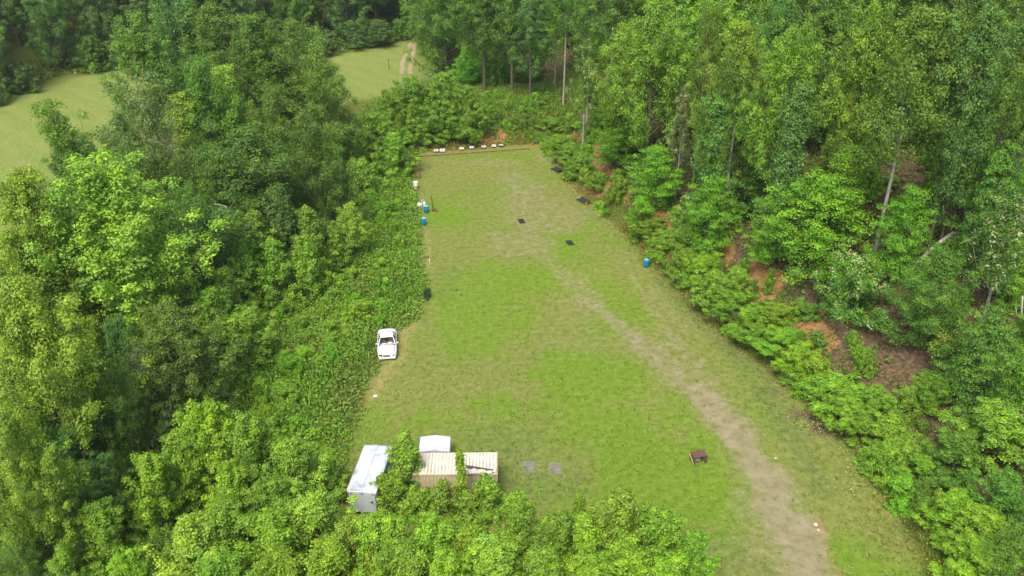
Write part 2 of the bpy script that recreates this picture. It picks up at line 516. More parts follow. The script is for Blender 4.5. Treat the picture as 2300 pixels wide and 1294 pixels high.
def profile(kind, t):
    """crown half-width (0..1) against height in the crown (0 bottom .. 1 top)"""
    if kind == 'round': return np.sqrt(np.clip(1 - (2 * t - .84) ** 2 / 1.35, 0.02, 1))
    if kind == 'cone': return np.clip((1 - t) ** .75 * 1.05 * (.45 + .55 * S(t, 0, .22)) + .06, 0, 1)
    if kind == 'dome': return np.sqrt(np.clip(1 - t ** 2.2, .01, 1)) * (.7 + .3 * S(t, 0, .3))
    if kind == 'column': return np.clip(.72 + .28 * np.sin(t * 7), .3, 1) * np.sqrt(np.clip(1 - t ** 4, .02, 1)) * S(t, -.25, .25)
    return np.ones_like(t)


def make_tree(key, H=18, W=10, base=.3, prof='round', nc=90, cr=1.1, cz=.75, sprays=11, leaves=14, ls=.27, sr=.38, up=.7, droop=0.0,
              pale=False, lean=(0, 0), vary=.25, inner=.3, bare=0, seed=0, flower=False, trunk_r=None, layered=False, leaders=0, lead_h=.9, nodes=0, rise=.35, fork=.45):
    r = np.random.default_rng(seed + 100)
    tr = MB()
    r0 = trunk_r or (.011 * H + .06)
    ph = r.random(6) * 6.28
    def axis_pt(f):
        wx = math.sin(f * 4 + ph[0]) * .012 * H; wy = math.sin(f * 3.3 + ph[1]) * .012 * H
        return np.array([lean[0] * f ** 1.4 + wx * f, lean[1] * f ** 1.4 + wy * f, H * f])
    top = .93
    tr.tube([axis_pt(k / 9 * top) for k in range(10)], [r0 * (1.25 if k == 0 else 1) * (1 - .88 * k / 9) for k in range(10)], 7)
    # boughs: each runs out from the trunk, turns up and carries clumps that get smaller to its tip
    if nodes:
        nb = nc
        t = r.random(nb) ** .8; t[:2] = (.99, .9)
        az = np.arange(nb) * 2.39996 + r.normal(size=nb) * .5
        rad = np.where(r.random(nb) < inner, .3 + .35 * r.random(nb), .78 + .3 * r.random(nb))
        lob = 1 + vary * (np.sin(2 * az + ph[2] + t * 3) * .45 + np.sin(3 * az + ph[3] - 5 * t) * .45 + r.normal(size=nb) * .45)
        Rb = (W / 2 - cr * .3) * profile(prof, t) * rad * np.clip(lob, .4, 1.35)
        fb = base + (1 - base) * t
        Cl, cl, limbs = [], [], []
        for i in range(nb):
            tip = axis_pt(fb[i]) + np.array([math.cos(az[i]) * Rb[i], math.sin(az[i]) * Rb[i], -droop * Rb[i] + r.normal() * .06 * H ** .7])
            f0 = max(.05, fb[i] - (.31 * fork + fork * Rb[i] / H) * r.uniform(.8, 1.2))
            a0 = axis_pt(f0 * top)
            up_ = rise * np.linalg.norm(tip - a0) * r.uniform(.6, 1.4)
            c1 = a0 + (tip - a0) * .62 - np.array([0, 0, up_ * .5])       # control point: out first, then up
            c1[:2] += (tip - a0)[:2] * .22
            path = []
            for k in range(nodes):
                q = 1 - (1 - .30) * (1 - (k + .5 * r.random()) / nodes) if k < nodes - 1 else 1.0
                path.append((1 - q) ** 2 * a0 + 2 * q * (1 - q) * c1 + q * q * tip)
                u = k / max(1, nodes - 1)
                Cl.append(path[-1] + r.normal(size=3) * cr * .22); cl.append(cr * (1.05 - .62 * u) * r.uniform(.7, 1.25))
            limbs.append((a0, (a0 + 2 * c1 + tip) / 4, tip, f0, Rb[i]))
        C = np.array(Cl); crs = np.array(cl); nc = len(C)
        C[:, 2] = np.clip(C[:, 2], .12, H - .1)
        for a0, mid, tip, f0, rb in limbs:
            lr = max(.012, r0 * .26 * (1 - f0) + .006 * rb)
            tr.tube([a0, mid, tip], [lr, lr * .6, lr * .2], 4, False)
    else:
        # clump centres
        t = r.random(nc) ** (.85)
        t[:2] = (.99, .95)
        az = np.arange(nc) * 2.39996 + r.normal(size=nc) * .35
        rad = np.where(r.random(nc) < inner, .25 + .4 * r.random(nc), .72 + .3 * r.random(nc))
        lob = 1 + vary * (np.sin(2 * az + ph[2] + t * 3) * .5 + np.sin(3 * az + ph[3] - 5 * t) * .5 + r.normal(size=nc) * .35)
        Rr = (W / 2 - cr * .6) * profile(prof, t) * rad * np.clip(lob, .45, 1.5)
        f = base + (1 - base) * t
        ax = np.array([axis_pt(q) for q in f])
        C = ax + np.stack([np.cos(az) * Rr, np.sin(az) * Rr, -droop * Rr + r.normal(size=nc) * .3], 1)
        C[:, 2] = np.clip(C[:, 2], cr * .5, H - cr * cz * .8)
        crs = cr * (.65 + .6 * r.random(nc)) * (1.0 - .35 * t)
        if leaders:          # upright leading shoots that break the outline
            LC, LR = [], []
            top_i = np.argsort(-(C[:, 2] + r.normal(size=nc) * H * .12))[:leaders]
            for i in top_i:
                hh = lead_h * r.uniform(.6, 1.3)
                for k_ in range(3):
                    LC.append(C[i] + np.array([r.normal() * .06, r.normal() * .06, hh * (.35 + .33 * k_)])); LR.append(crs[i] * (.62 - .15 * k_))
            C = np.concatenate([C, np.array(LC)]); crs = np.concatenate([crs, np.array(LR)])
            Rr = np.concatenate([Rr, np.repeat(Rr[top_i], 3)]); f = np.concatenate([f, np.repeat(f[top_i], 3)]); nc = len(C)
            C[:, 2] = np.minimum(C[:, 2], H - .12)
    # limbs
    for i in (range(0, nc, 1 if nc < 50 else 2) if not nodes else ()):
        ff = max(.08, f[i] - (.10 + .35 * Rr[i] / max(H, 1)) - .05 * r.random())
        a = axis_pt(ff * top); b = C[i]
        mid = (a + b) / 2 + np.array([0, 0, .12 * np.linalg.norm(b - a)]) + r.normal(size=3) * .12
        lr = max(.016, r0 * .2 * (1 - ff) + .008 * Rr[i])
        tr.tube([a, mid, b], [lr, lr * .6, lr * .25], 4, False)
    for k in range(bare):
        ff = .45 + .5 * r.random(); a = axis_pt(ff * top); azb = r.random() * 6.28; ln = (.3 + .5 * r.random()) * W * .5
        b = a + np.array([math.cos(azb) * ln, math.sin(azb) * ln, ln * (.5 + .8 * r.random())])
        mid = (a + b) / 2 + r.normal(size=3) * .25
        tr.tube([a, mid, b], [.09, .06, .02], 4, False)
        for _ in range(4):
            q = mid + (b - mid) * r.random(); e = q + r.normal(size=3) * .5 + np.array([0, 0, .7])
            tr.tube([q, (q + e) / 2 + r.normal(size=3) * .08, e], [.03, .02, .01], 3, False)
    # sprays on each clump, leaves on each spray
    ns = nc * sprays
    ci = np.repeat(np.arange(nc), sprays)
    dirs = unit(r.normal(size=(ns, 3)) + np.array([0, 0, .45]) + .55 * unit(C - np.array([0, 0, H * (base * .6 + .25)]))[ci])
    if layered: dirs[:, 2] *= .5
    Sp = C[ci] + dirs * (crs[ci] * (.55 + .5 * r.random(ns)))[:, None] * np.array([1, 1, cz])
    nl = ns * leaves
    si = np.repeat(np.arange(ns), leaves)
    off = r.normal(size=(nl, 3)) * np.array([1, 1, .72 if not layered else .3]) * sr
    Lp = Sp[si] + off
    if droop: Lp[:, 2] -= np.abs(r.normal(size=nl)) * droop * .8
    out = unit(Lp - C[ci][si])
    nn = np.array([0, 0, up * (1 if layered else .62)]) + (.5 if layered else .75) * out + .42 * r.normal(size=(nl, 3))
    size = ls * (.7 + .6 * r.random(nl))
    V, F = leaf_arrays(Lp, nn, size, r)
    V[:, 2] = np.maximum(V[:, 2], .04)
    cv = r.random(nc)[ci][si]; sv = r.random(ns)[si]; lv = r.random(nl)
    v = np.clip(.5 + (cv - .5) * .45 + (sv - .5) * .4 + (lv - .5) * .34, 0, 1)
    me = np_mesh(key + '_crown', V, F, {'v': np.repeat(v, 4)})
    me.materials.append(M_LEAF)
    fl = None
    if flower:
        k = np.nonzero((r.random(ns) < (flower if flower is not True else .55)) & (dirs[:, 2] > -.1))[0]
        fi = np.repeat(k, 5)
        o_ = r.normal(size=(len(fi), 3)) * .16 + dirs[fi] * .3
        Vf, Ff = leaf_arrays(Sp[fi] + o_, np.array([0, 0, .8]) + dirs[fi] * .6 + .4 * r.normal(size=(len(fi), 3)), .24 + .12 * r.random(len(fi)), r, .4)
        fl = np_mesh(key + '_blossom', Vf, Ff); fl.materials.append(M_BLOSSOM)
    tm = bpy.data.meshes.new(key + '_trunk'); tm.from_pydata(tr.v, [], tr.f); tm.polygons.foreach_set('use_smooth', tr.sm); tm.materials.append(pale if not isinstance(pale, bool) else (M_PALE if pale else M_BARK))
    PROTO[key] = (me, tm, H, W, fl)


M_BLOSSOM = simple('cream_blossom', [(.3, (.34, .36, .14)), (.7, (.52, .50, .27))], 3, .8)

for s in range(3): make_tree('tulip%d' % s, 19, 12.8, .22, 'round', 84, 1.08, .8, 12, 12, .23, .24, .8, vary=.5, inner=.25, seed=s, nodes=5, rise=.18)
for s in range(4): make_tree('forest%d' % s, 20, 11.2, .40, 'round', 46, 1.1, .7, 12, 13, .24, .27, .8, vary=.5, seed=10 + s, nodes=5, rise=.05)
for s in range(2): make_tree('fine%d' % s, 15, 11.4, .10, 'dome', 56, 1.0, .75, 12, 14, .18, .27, .6, vary=.5, seed=20 + s, nodes=5, rise=.2)
for s in range(4): make_tree('young%d' % s, 7, 5.6, .03, 'cone', 44, .44, .9, 8, 11, .19, .15, .75, vary=.45, inner=.2, seed=30 + s, nodes=5, rise=.45)
for s in range(4): make_tree('bush%d' % s, 3.6, 5.0, .02, 'dome', 46, .38, .9, 8, 11, .17, .14, .75, vary=.6, inner=.25, seed=40 + s, nodes=5, rise=.6)
for s in range(3): make_tree('herb%d' % s, 1.5, 1.8, .02, 'dome', 22, .20, .95, 6, 8, .13, .09, .7, vary=.6, inner=.3, seed=45 + s, nodes=4, rise=.6)
for s in range(2): make_tree('clump%d' % s, 8.5, 11, .02, 'dome', 95, .66, .9, 10, 12, .22, .2, .75, vary=.55, inner=.25, seed=48 + s, nodes=5, rise=.5)
for s in range(4): make_tree('near%d' % s, 8, 6.0, .04, 'dome', 58, .46, .9, 9, 12, .18, .15, .78, vary=.6, inner=.2, seed=50 + s, nodes=5, rise=.5)
for s in range(3): make_tree('layer%d' % s, 9, 9.5, .08, 'dome', 56, .85, .34, 10, 13, .20, .34, .95, vary=.5, layered=True, seed=60 + s, nodes=4, rise=.0)
for s in range(2): make_tree('column%d' % s, 18, 6.4, .10, 'column', 62, .74, .9, 9, 12, .23, .25, .75, vary=.5, seed=70 + s, nodes=4, rise=.35)
for s in range(3): make_tree('shrub%d' % s, 3.2, 2.5, .02, 'dome', 30, .30, .95, 8, 10, .18, .12, .75, vary=.6, inner=.25, seed=55 + s, nodes=5, rise=.55)
for s in range(2): make_tree('spire%d' % s, 5.5, 2.6, .02, 'cone', 46, .30, .95, 8, 10, .18, .13, .75, vary=.5, inner=.2, seed=58 + s, nodes=4, rise=.5)
make_tree('droop0', 19, 11, .25, 'dome', 56, .8, 1.0, 10, 13, .2, .3, .4, droop=.35, vary=.4, seed=80, nodes=5, rise=-.3)
make_tree('lean0', 20, 8.4, .42, 'round', 40, .8, .75, 10, 12, .22, .3, .6, lean=(-7.5, 0), vary=.5, seed=81, nodes=4, rise=.3)
make_tree('snag0', 20, 9.5, .35, 'round', 30, .7, .9, 8, 11, .20, .34, .4, bare=34, vary=.5, seed=82, pale=M_VINE, trunk_r=.26, nodes=3)
make_tree('sparse0', 5.5, 2.3, .18, 'cone', 14, .3, .6, 6, 7, .22, .18, .8, vary=.4, seed=83, nodes=3, rise=.5)
make_tree('flower0', 6.5, 8.2, .2, 'dome', 54, .6, .7, 9, 12, .2, .22, .7, flower=.16, vary=.5, seed=84, pale=True, nodes=4, rise=.2)
make_tree('flower1', 15, 6.0, .45, 'dome', 26, .7, .7, 9, 12, .22, .26, .7, flower=.36, vary=.5, seed=85, pale=True, nodes=3)
make_tree('tall0', 22, 12.0, .5, 'round', 54, 1.0, .65, 11, 13, .25, .32, .8, vary=.5, pale=True, seed=86, trunk_r=.3, nodes=5, rise=.05, fork=.16)
make_tree('tall1', 21, 8.5, .56, 'round', 34, 1.0, .65, 11, 13, .25, .32, .8, vary=.5, pale=True, seed=87, trunk_r=.24, nodes=4, rise=.05, fork=.16)
for s in range(2): make_tree('feather%d' % s, 3.5, 4.2, .02, 'dome', 40, .4, 1.0, 10, 12, .10, .14, .4, vary=.5, inner=.3, seed=90 + s, nodes=4, rise=.7)

def _c(r_, g_, b_): return (r_ * 2.2, g_ * 2.2, b_ * 2.1)
C_TP = _c(.130, .196, .020); C_MG = _c(.062, .122, .015); C_DF = _c(.060, .108, .016); C_SY = _c(.100, .172, .016); C_BL = _c(.060, .118, .024)
C_FG = _c(.115, .190, .013); C_HB = _c(.082, .165, .010); C_FAR = _c(.062, .108, .026); C_YG = _c(.112, .172, .018); C_GR = _c(.092, .126, .042); C_OL = _c(.074, .122, .017)
TREES = []        # (x, y, H, W) of everything planted, for spacing


def plant(key, x, y, H, W, col, name, label, cat, group=None, rz=None, parts=True, z=None):
    crown, trunk, h0, w0, fl = PROTO[key]
    e = empty(name, (x, y, (T(x, y) if z is None else z) - .05), random.random() * 6.28 if rz is None else rz)
    e.scale = (W / w0, W / w0, H / h0)
    if W / w0 > 1.55: print('BIG', key, round(W / w0, 2), label)
    tag(e, label, cat, group)
    c = link('crown', crown, None, e)
    j = [random.uniform(.94, 1.07) for _ in range(2)]
    c.color = (col[0] * j[0], col[1] * j[1], col[2], 1)
    link('trunk', trunk, None, e)
    if fl is not None: link('blossom', fl, None, e)
    TREES.append((x, y, H, W))
    return e


def hero(px, py, wpx, H, key, col, name, label, cat='tree', group=None, rz=None, wk=1.0):
    """a tree whose top the photo shows at (px, py): it stands where that sight line is H above the ground"""
    x, y = hit(px, py, H)
    d = proj(x, y, T(x, y) + H * .6)[2]
    return plant(key, x, y, H, wpx * d / FPX * wk, col, name, label, cat, group, rz)
# ------------------------------------------------------------------ the trees the photo singles out
HERO = [
 # left belt
 (205, 362, 345, 20, 'tulip0', C_TP, 'broadleaf_tree', 'huge domed yellow-green tree with clustered bright leaves, tallest of the left belt'),
 (25, 400, 230, 20, 'tulip1', C_TP, 'broadleaf_tree', 'yellow-green tree at the left edge just below the mown meadow corner'),
 (30, 632, 330, 19, 'tulip2', C_TP, 'broadleaf_tree', 'large yellow-green tree on the left edge in front of the huge domed tree'),
 (5, 925, 210, 15, 'tulip0', C_TP, 'broadleaf_tree', 'yellow-green tree at the lower left edge above the dark thicket'),
 (255, 232, 150, 20, 'lean0', C_OL, 'leaning_tree', 'tall thin tree leaning far to the left over the mown meadow'),
 (310, 168, 200, 21, 'snag0', C_GR, 'vine_covered_tree', 'half-dead grey-green tree with bare limbs and vine-covered forked trunk'),
 (445, 130, 200, 20, 'fine0', C_MG, 'broadleaf_tree', 'dark green rounded tree right behind the half-dead vine-covered tree'),
 (300, 32, 150, 22, 'forest0', C_OL, 'broadleaf_tree', 'olive crown rising at the right corner of the left meadow'),
 (400, -5, 190, 22, 'forest1', C_BL, 'broadleaf_tree', 'bluish green crown at the top edge above the half-dead tree'),
 (470, 20, 160, 22, 'forest3', C_MG, 'broadleaf_tree', 'mid green crown at the top edge between bluish crown and light dome'),
 (575, 38, 190, 22, 'tulip1', C_MG, 'broadleaf_tree', 'light green domed tree at the top of the left belt'),
 (665, 50, 180, 21, 'fine1', C_OL, 'broadleaf_tree', 'feathery grey-green tree behind the drooping tree beside the far meadow'),
 (705, 105, 170, 19, 'droop0', C_OL, 'drooping_tree', 'drooping tree with hanging branches overlapping the far meadow'),
 (505, 145, 105, 18, 'column0', C_YG, 'slender_tree', 'slender yellow-green tree with loose clumps, middle of the left belt'),
 (600, 190, 150, 17, 'fine0', C_OL, 'broadleaf_tree', 'olive tree below the light dome and left of the drooping tree'),
 (485, 222, 130, 14, 'forest2', C_BL, 'round_tree', 'round bluish green tree tucked in the middle of the belt'),
 (405, 212, 120, 16, 'column1', C_YG, 'slender_tree', 'yellow-green tree just right of the half-dead trunk'),
 (350, 330, 170, 14, 'snag0', C_OL, 'broadleaf_tree', 'tangled thin tree with bare brown branches below the half-dead tree'),
 (555, 285, 290, 16, 'fine1', C_DF, 'broadleaf_tree', 'broad dark olive tree with fine leaves in the centre of the belt'),
 (470, 330, 200, 14, 'fine0', C_DF, 'broadleaf_tree', 'dark fine-leaved tree left of the broad olive tree'),
 (690, 250, 170, 16, 'droop0', C_DF, 'vine_draped_tree', 'dark vine-draped tree at the field side of the belt below the drooping tree'),
 (730, 320, 120, 12, 'fine1', C_DF, 'broadleaf_tree', 'small dark tree left of the bright bush at the far field corner'),
 (435, 448, 165, 13, 'forest2', C_BL, 'round_tree', 'bluish green round tree right of the huge domed tree'),
 (375, 695, 250, 12, 'tulip2', C_OL, 'broadleaf_tree', 'olive green spreading tree below the huge domed tree'),
 (250, 830, 160, 11, 'fine1', C_DF, 'broadleaf_tree', 'dark shaded tree between the left edge tree and the pale young tree'),
 (305, 793, 150, 10, 'near0', C_GR, 'broadleaf_tree', 'pale green young tree standing alone over the dark hollow at left'),
 (110, 960, 190, 9, 'forest1', C_BL, 'broadleaf_tree', 'shaded bluish tree in the dark hollow at the left'),
 (230, 930, 160, 7, 'fine0', C_DF, 'broadleaf_tree', 'very dark low tree deep in the hollow at left'),
 # far field corner
 (838, 255, 165, 8, 'clump0', C_SY, 'leafy_sapling', 'bright green bushy tree at the far left corner of the range'),
 (775, 262, 110, 8, 'clump1', C_SY, 'leafy_sapling', 'bright green bushy tree beside the dark vine-draped tree'),
 (880, 300, 100, 6, 'young2', C_SY, 'leafy_sapling', 'low bright bush beside the white litter at the far left corner'),
 (810, 360, 120, 5, 'bush0', C_SY, 'shrub', 'pale round shrub above the tall weeds left of the white box'),
 (920, 178, 150, 8, 'clump1', C_SY, 'leafy_sapling', 'left one of the three big bushy trees on the berm'),
 (988, 166, 150, 8.6, 'clump0', C_SY, 'leafy_sapling', 'middle one of the three big bushy trees on the berm'),
 (1045, 195, 120, 7.5, 'clump1', C_SY, 'leafy_sapling', 'right one of the three big bushy trees on the berm'),
 (872, 205, 100, 6.5, 'clump0', C_SY, 'leafy_sapling', 'low bushy tree at the meadow end of the berm'),
 (1005, 232, 140, 5, 'clump1', C_SY, 'shrub', 'bushy shrub on the berm front just behind the white target tables'),
 (935, 240, 140, 5, 'clump0', C_SY, 'shrub', 'bushy shrub on the left berm front behind the dirt strip'),
 # young sycamores by the weeds
 (630, 430, 115, 11, 'young1', C_BL, 'sycamore_sapling', 'tallest bluish sapling in the cluster of young trees'),
 (520, 485, 90, 10, 'column0', C_SY, 'sycamore_sapling', 'narrow sapling on the left side of the young cluster'),
 (570, 475, 130, 9.5, 'young0', C_SY, 'sycamore_sapling', 'pointed bright sapling just left of the tallest bluish sapling'),
 (685, 468, 110, 9, 'young3', C_SY, 'sycamore_sapling', 'pointed sapling just right of the tallest bluish sapling'),
 (785, 458, 110, 7, 'young2', C_TP, 'sycamore_sapling', 'yellow-green sapling nearest the tall weeds, right end of the cluster'),
 (750, 500, 90, 6.2, 'young1', C_SY, 'sycamore_sapling', 'small sapling second from the right end of the cluster'),
 (535, 530, 150, 8, 'young2', C_SY, 'sycamore_sapling', 'wide front sapling at the lower left of the young cluster'),
 (680, 530, 120, 8, 'young0', C_SY, 'sycamore_sapling', 'light-tipped sapling at the front right of the young cluster'),
 (607, 540, 130, 8, 'young3', C_SY, 'sycamore_sapling', 'shaded sapling in the front middle of the young cluster'),
 (608, 588, 70, 5, 'young1', C_YG, 'sycamore_sapling', 'small orange-tinted sapling at the foot of the young cluster'),
 (500, 605, 110, 7, 'young3', C_SY, 'sycamore_sapling', 'light green sapling left below the young cluster'),
 (470, 648, 150, 8, 'near1', C_SY, 'sycamore_sapling', 'rounded pale sapling right of the huge domed tree foot'),
 (560, 690, 120, 5.5, 'near2', C_SY, 'sycamore_sapling', 'rounded sapling at the weed edge above the white car'),
 (510, 715, 150, 6.5, 'near0', C_SY, 'sycamore_sapling', 'broad sapling left of the rounded one at the weed edge'),
 (450, 760, 130, 6.0, 'near1', C_MG, 'sycamore_sapling', 'shaded sapling in front of the olive green spreading tree'),
 # lower left
 (440, 903, 190, 9, 'near0', C_FG, 'young_broadleaf', 'tall bright young tree left of the trailer, highest of its clump'),
 (555, 935, 190, 8, 'near1', C_SY, 'young_broadleaf', 'bright green young tree between the tallest one and the trailer'),
 (650, 985, 170, 6.5, 'near2', C_SY, 'young_broadleaf', 'wide bright young tree left of the trailer roof'),
 (330, 1022, 170, 7.5, 'near1', C_FG, 'young_broadleaf', 'yellow-green young tree at the left end of the bright clump'),
 (505, 1045, 140, 6.5, 'near2', C_FG, 'young_broadleaf', 'yellow-green young tree in front of the tallest bright one'),
 (735, 1012, 110, 4.5, 'near0', C_SY, 'young_broadleaf', 'small leafy tree touching the left side of the trailer'),
 (400, 960, 150, 7, 'near2', C_SY, 'young_broadleaf', 'mid green young tree left of the tallest bright one'),
 (600, 1080, 150, 5, 'near0', C_SY, 'young_broadleaf', 'shaded young tree left of the trailer back door'),
 (195, 1040, 150, 7, 'forest2', C_BL, 'young_broadleaf', 'bluish dark young tree in the lower left corner thicket'),
 (215, 1140, 180, 7, 'near1', C_SY, 'young_broadleaf', 'mid green young tree below the bluish dark one'),
 (90, 1120, 180, 8, 'fine1', C_DF, 'broadleaf_tree', 'dark tree in the lower left corner'),
 (40, 1210, 150, 7, 'fine0', C_MG, 'broadleaf_tree', 'dim green tree cut by the lower left corner of the picture'),
 (345, 1200, 130, 5.5, 'feather1', C_OL, 'feathery_bush', 'olive feathery bush without visible leaves among the lower left trees'),
 (130, 1230, 130, 6, 'near2', C_SY, 'young_broadleaf', 'young tree on the bottom edge beside the dim corner tree'),
 (280, 1235, 120, 5.5, 'near0', C_FG, 'young_broadleaf', 'young tree on the bottom edge left of the olive feathery bush'),
 # around the container
 (905, 972, 90, 5.8, 'spire0', C_SY, 'young_tree', 'pointed young tree growing between the trailer and the container'),
 (885, 1062, 85, 3.8, 'shrub2', C_SY, 'young_tree', 'leafy bush in the gap at the left end of the container'),
 (985, 1093, 82, 2.9, 'shrub1', C_SY, 'shrub', 'dark green shrub in front of the container, middle of the wall'),
 (930, 1100, 85, 2.6, 'shrub2', C_SY, 'shrub', 'dark green shrub at the left front corner of the container'),
 (1092, 1072, 90, 3.7, 'shrub0', C_SY, 'shrub', 'tallest dark green shrub, at the right front corner of the container'),
 (1050, 1104, 75, 2.7, 'shrub1', C_SY, 'shrub', 'dark green shrub between the two bigger ones at the container wall'),
 (1032, 1017, 52, 5.6, 'sparse0', C_FG, 'thin_sapling', 'thin sparse sapling in front of the container roof'),
 (838, 1085, 50, 2.6, 'shrub0', C_FG, 'shrub', 'small yellowish shrub by the right rear corner of the trailer'),
 # top middle
 (1318, 92, 62, 15, 'flower1', C_MG, 'flowering_tree', 'tree with cream blossom top at the far end of the right woods'),
 (1390, 130, 100, 14, 'column1', C_SY, 'slender_tree', 'bright slender tree right of the cream-topped tree'),
 (1425, 50, 150, 18, 'forest0', C_SY, 'broadleaf_tree', 'bright green crown behind the slender tree at the right woods'),
 (1480, 0, 180, 22, 'forest2', C_SY, 'broadleaf_tree', 'pale bright crown at the top edge left of the dead twigs'),
 (1600, 0, 130, 21, 'snag0', C_OL, 'bare_topped_tree', 'tree with a grey bare twiggy top at the upper edge of the right woods'),
 (1540, 200, 60, 13, 'flower1', C_GR, 'flowering_tree', 'tree with pale cream blossom on crooked branches, left of the vine column'),
 (1625, 210, 140, 15, 'column0', C_BL, 'vine_column_tree', 'vine-wrapped column of blue-green foliage down to the slope'),
 (1680, 55, 190, 20, 'tulip1', C_YG, 'broadleaf_tree', 'yellow-green domed crown high in the right woods'),
 (1645, 140, 120, 18, 'forest3', C_MG, 'broadleaf_tree', 'mid green crown under the yellow-green dome'),
 (1795, 190, 130, 17, 'column1', C_BL, 'vine_column_tree', 'second blue-green leafy column, right of the vine-wrapped one'),
 (1785, 60, 160, 21, 'forest1', C_SY, 'broadleaf_tree', 'light green crown right of the yellow-green dome'),
 (1920, 172, 66, 15, 'column0', C_YG, 'slender_tree', 'slender yellow-green tree in the middle of the right woods'),
 (1912, 328, 150, 10, 'column1', C_SY, 'broadleaf_tree', 'bright cone-shaped tree below the slender yellow-green one'),
 (1855, 395, 250, 10, 'layer0', C_HB, 'layered_tree', 'wide bright tree with flat layered branches above the clay bank'),
 (1740, 440, 130, 7, 'layer1', C_HB, 'layered_tree', 'smaller bright layered tree at the left of the wide one'),
 (2085, 25, 240, 23, 'tall0', C_OL, 'tall_tree', 'tall tree with a long pale mottled trunk on the right slope'),
 (1975, 10, 170, 21, 'forest0', C_SY, 'broadleaf_tree', 'light crown left of the tall tree with the mottled trunk'),
 (2220, 20, 200, 22, 'forest2', C_BL, 'broadleaf_tree', 'grey-green crown in the upper right corner'),
 (2205, 185, 120, 16, 'forest0', C_BL, 'broadleaf_tree', 'rounded grey-green crown below the upper right corner crown'),
 (2285, 160, 110, 17, 'forest1', C_MG, 'broadleaf_tree', 'mid green crown cut by the right edge of the picture'),
 (1925, 575, 185, 6.2, 'flower0', C_MG, 'flowering_tree', 'small tree covered in cream flowers above the leaf litter slope'),
 (2290, 440, 140, 12, 'flower1', C_MG, 'flowering_tree', 'cream-flowered tree cut by the right edge of the picture'),
 (2130, 560, 240, 9, 'fine0', C_MG, 'broadleaf_tree', 'dense deep green tree right of the leaning dead trunk'),
 (2230, 700, 190, 9, 'layer2', C_MG, 'layered_tree', 'layered green tree above the lower right litter slope'),
 (2265, 320, 160, 12, 'layer1', C_MG, 'layered_tree', 'shaded layered tree at the right edge below the grey-green crowns'),
 (2060, 420, 150, 9, 'layer2', C_HB, 'layered_tree', 'bright layered tree behind the base of the mottled trunk'),
 (1600, 400, 150, 8, 'layer2', C_HB, 'layered_tree', 'bright layered tree at the foot of the vine-wrapped column'),
 (1480, 330, 150, 8, 'layer0', C_HB, 'layered_tree', 'layered tree above the largest bare clay patch'),
 (1400, 240, 140, 8, 'layer1', C_HB, 'layered_tree', 'layered tree above the far end of the clay bank'),
 (1690, 330, 130, 8, 'column1', C_MG, 'slender_tree', 'dark slender tree left of the bright cone-shaped tree'),
 (2120, 750, 70, 4, 'sparse0', C_YG, 'thin_sapling', 'yellowish sapling on the bare leaf litter slope'),
 (2105, 840, 110, 3.6, 'layer0', C_HB, 'slope_sapling', 'bright layered sapling at the lower edge of the litter slope'),
 (2250, 905, 190, 5, 'near0', C_SY, 'slope_sapling', 'bright sapling at the right edge below the litter slope'),
 (2165, 975, 150, 4, 'near1', C_MG, 'slope_sapling', 'mid green sapling left below the bright right edge one'),
 (1950, 780, 60, 2.6, 'bush3', C_SY, 'slope_sapling', 'small sapling on the litter slope below the cream-flowered tree'),
 (2045, 870, 80, 3.0, 'bush0', C_SY, 'slope_sapling', 'bushy sapling left of the bright layered one on the litter slope'),
 # lower right corner
 (2155, 1110, 145, 3.6, 'near1', C_FG, 'corner_bush', 'bright bush nearest the track in the lower right corner'),
 (2225, 1150, 165, 3.8, 'near0', C_FG, 'corner_bush', 'bright bush behind the first one in the lower right corner'),
 (2215, 1225, 165, 3.4, 'near2', C_FG, 'corner_bush', 'bright bush cut by the bottom edge in the lower right corner'),
 (2290, 1190, 150, 4.6, 'feather0', C_OL, 'feathery_bush', 'olive feathery bush in the lower right corner'),
 (2270, 1060, 150, 5.0, 'near2', C_MG, 'corner_bush', 'shaded bush at the right edge above the corner bushes'),
 (958, 649, 26, 1.0, 'herb0', (.05, .10, .035), 'shrub', 'small dark green shrub alone at the left edge of the turf'),
]
BASED = [   # trees given by the foot of the trunk: their tops are above the picture
 (1004, 184, 180, 23, 'tulip2', C_OL, 'broadleaf_tree', 'large light olive tree where the two-track enters the woods'),
 (965, 128, 75, 16, 'fine1', C_OL, 'broadleaf_tree', 'olive tree at the left of the large one by the two-track'),
 (1088, 205, 140, 22, 'forest1', C_MG, 'broadleaf_tree', 'deep green tree right of the large olive tree at the top'),
 (1150, 208, 150, 22, 'forest3', C_MG, 'broadleaf_tree', 'deep green tree above the right end of the berm'),
 (1190, 218, 120, 15, 'forest2', C_BL, 'broadleaf_tree', 'bluish rounded crown over the dark gap behind the berm'),
 (1265, 238, 110, 24, 'tall0', C_MG, 'tall_tree', 'tall tree with a straight pale grey trunk behind the berm end'),
 (1246, 196, 95, 22, 'tall1', C_MG, 'tall_tree', 'tall tree with a thin crooked trunk left of the pale grey one'),
 (1318, 275, 100, 20, 'tall1', C_MG, 'tall_tree', 'tall tree with a dark straight trunk at the clay bank top'),
]
CAT = {'flowering_tree': 'tree', 'shrub': 'shrub', 'feathery_bush': 'bush', 'corner_bush': 'bush', 'slope_sapling': 'sapling', 'thin_sapling': 'sapling', 'sycamore_sapling': 'sapling', 'leafy_sapling': 'sapling'}
GRP = {'sycamore_sapling': 'young sycamore saplings beside the tall weeds', 'young_broadleaf': 'bright young trees at the lower left', 'layered_tree': 'layered trees on the right slope',
       'corner_bush': 'bushes in the lower right corner', 'tall_tree': 'tall bare-trunked trees', 'flowering_tree': 'cream-flowered trees', 'leafy_sapling': 'bushy trees at the far end of the range'}
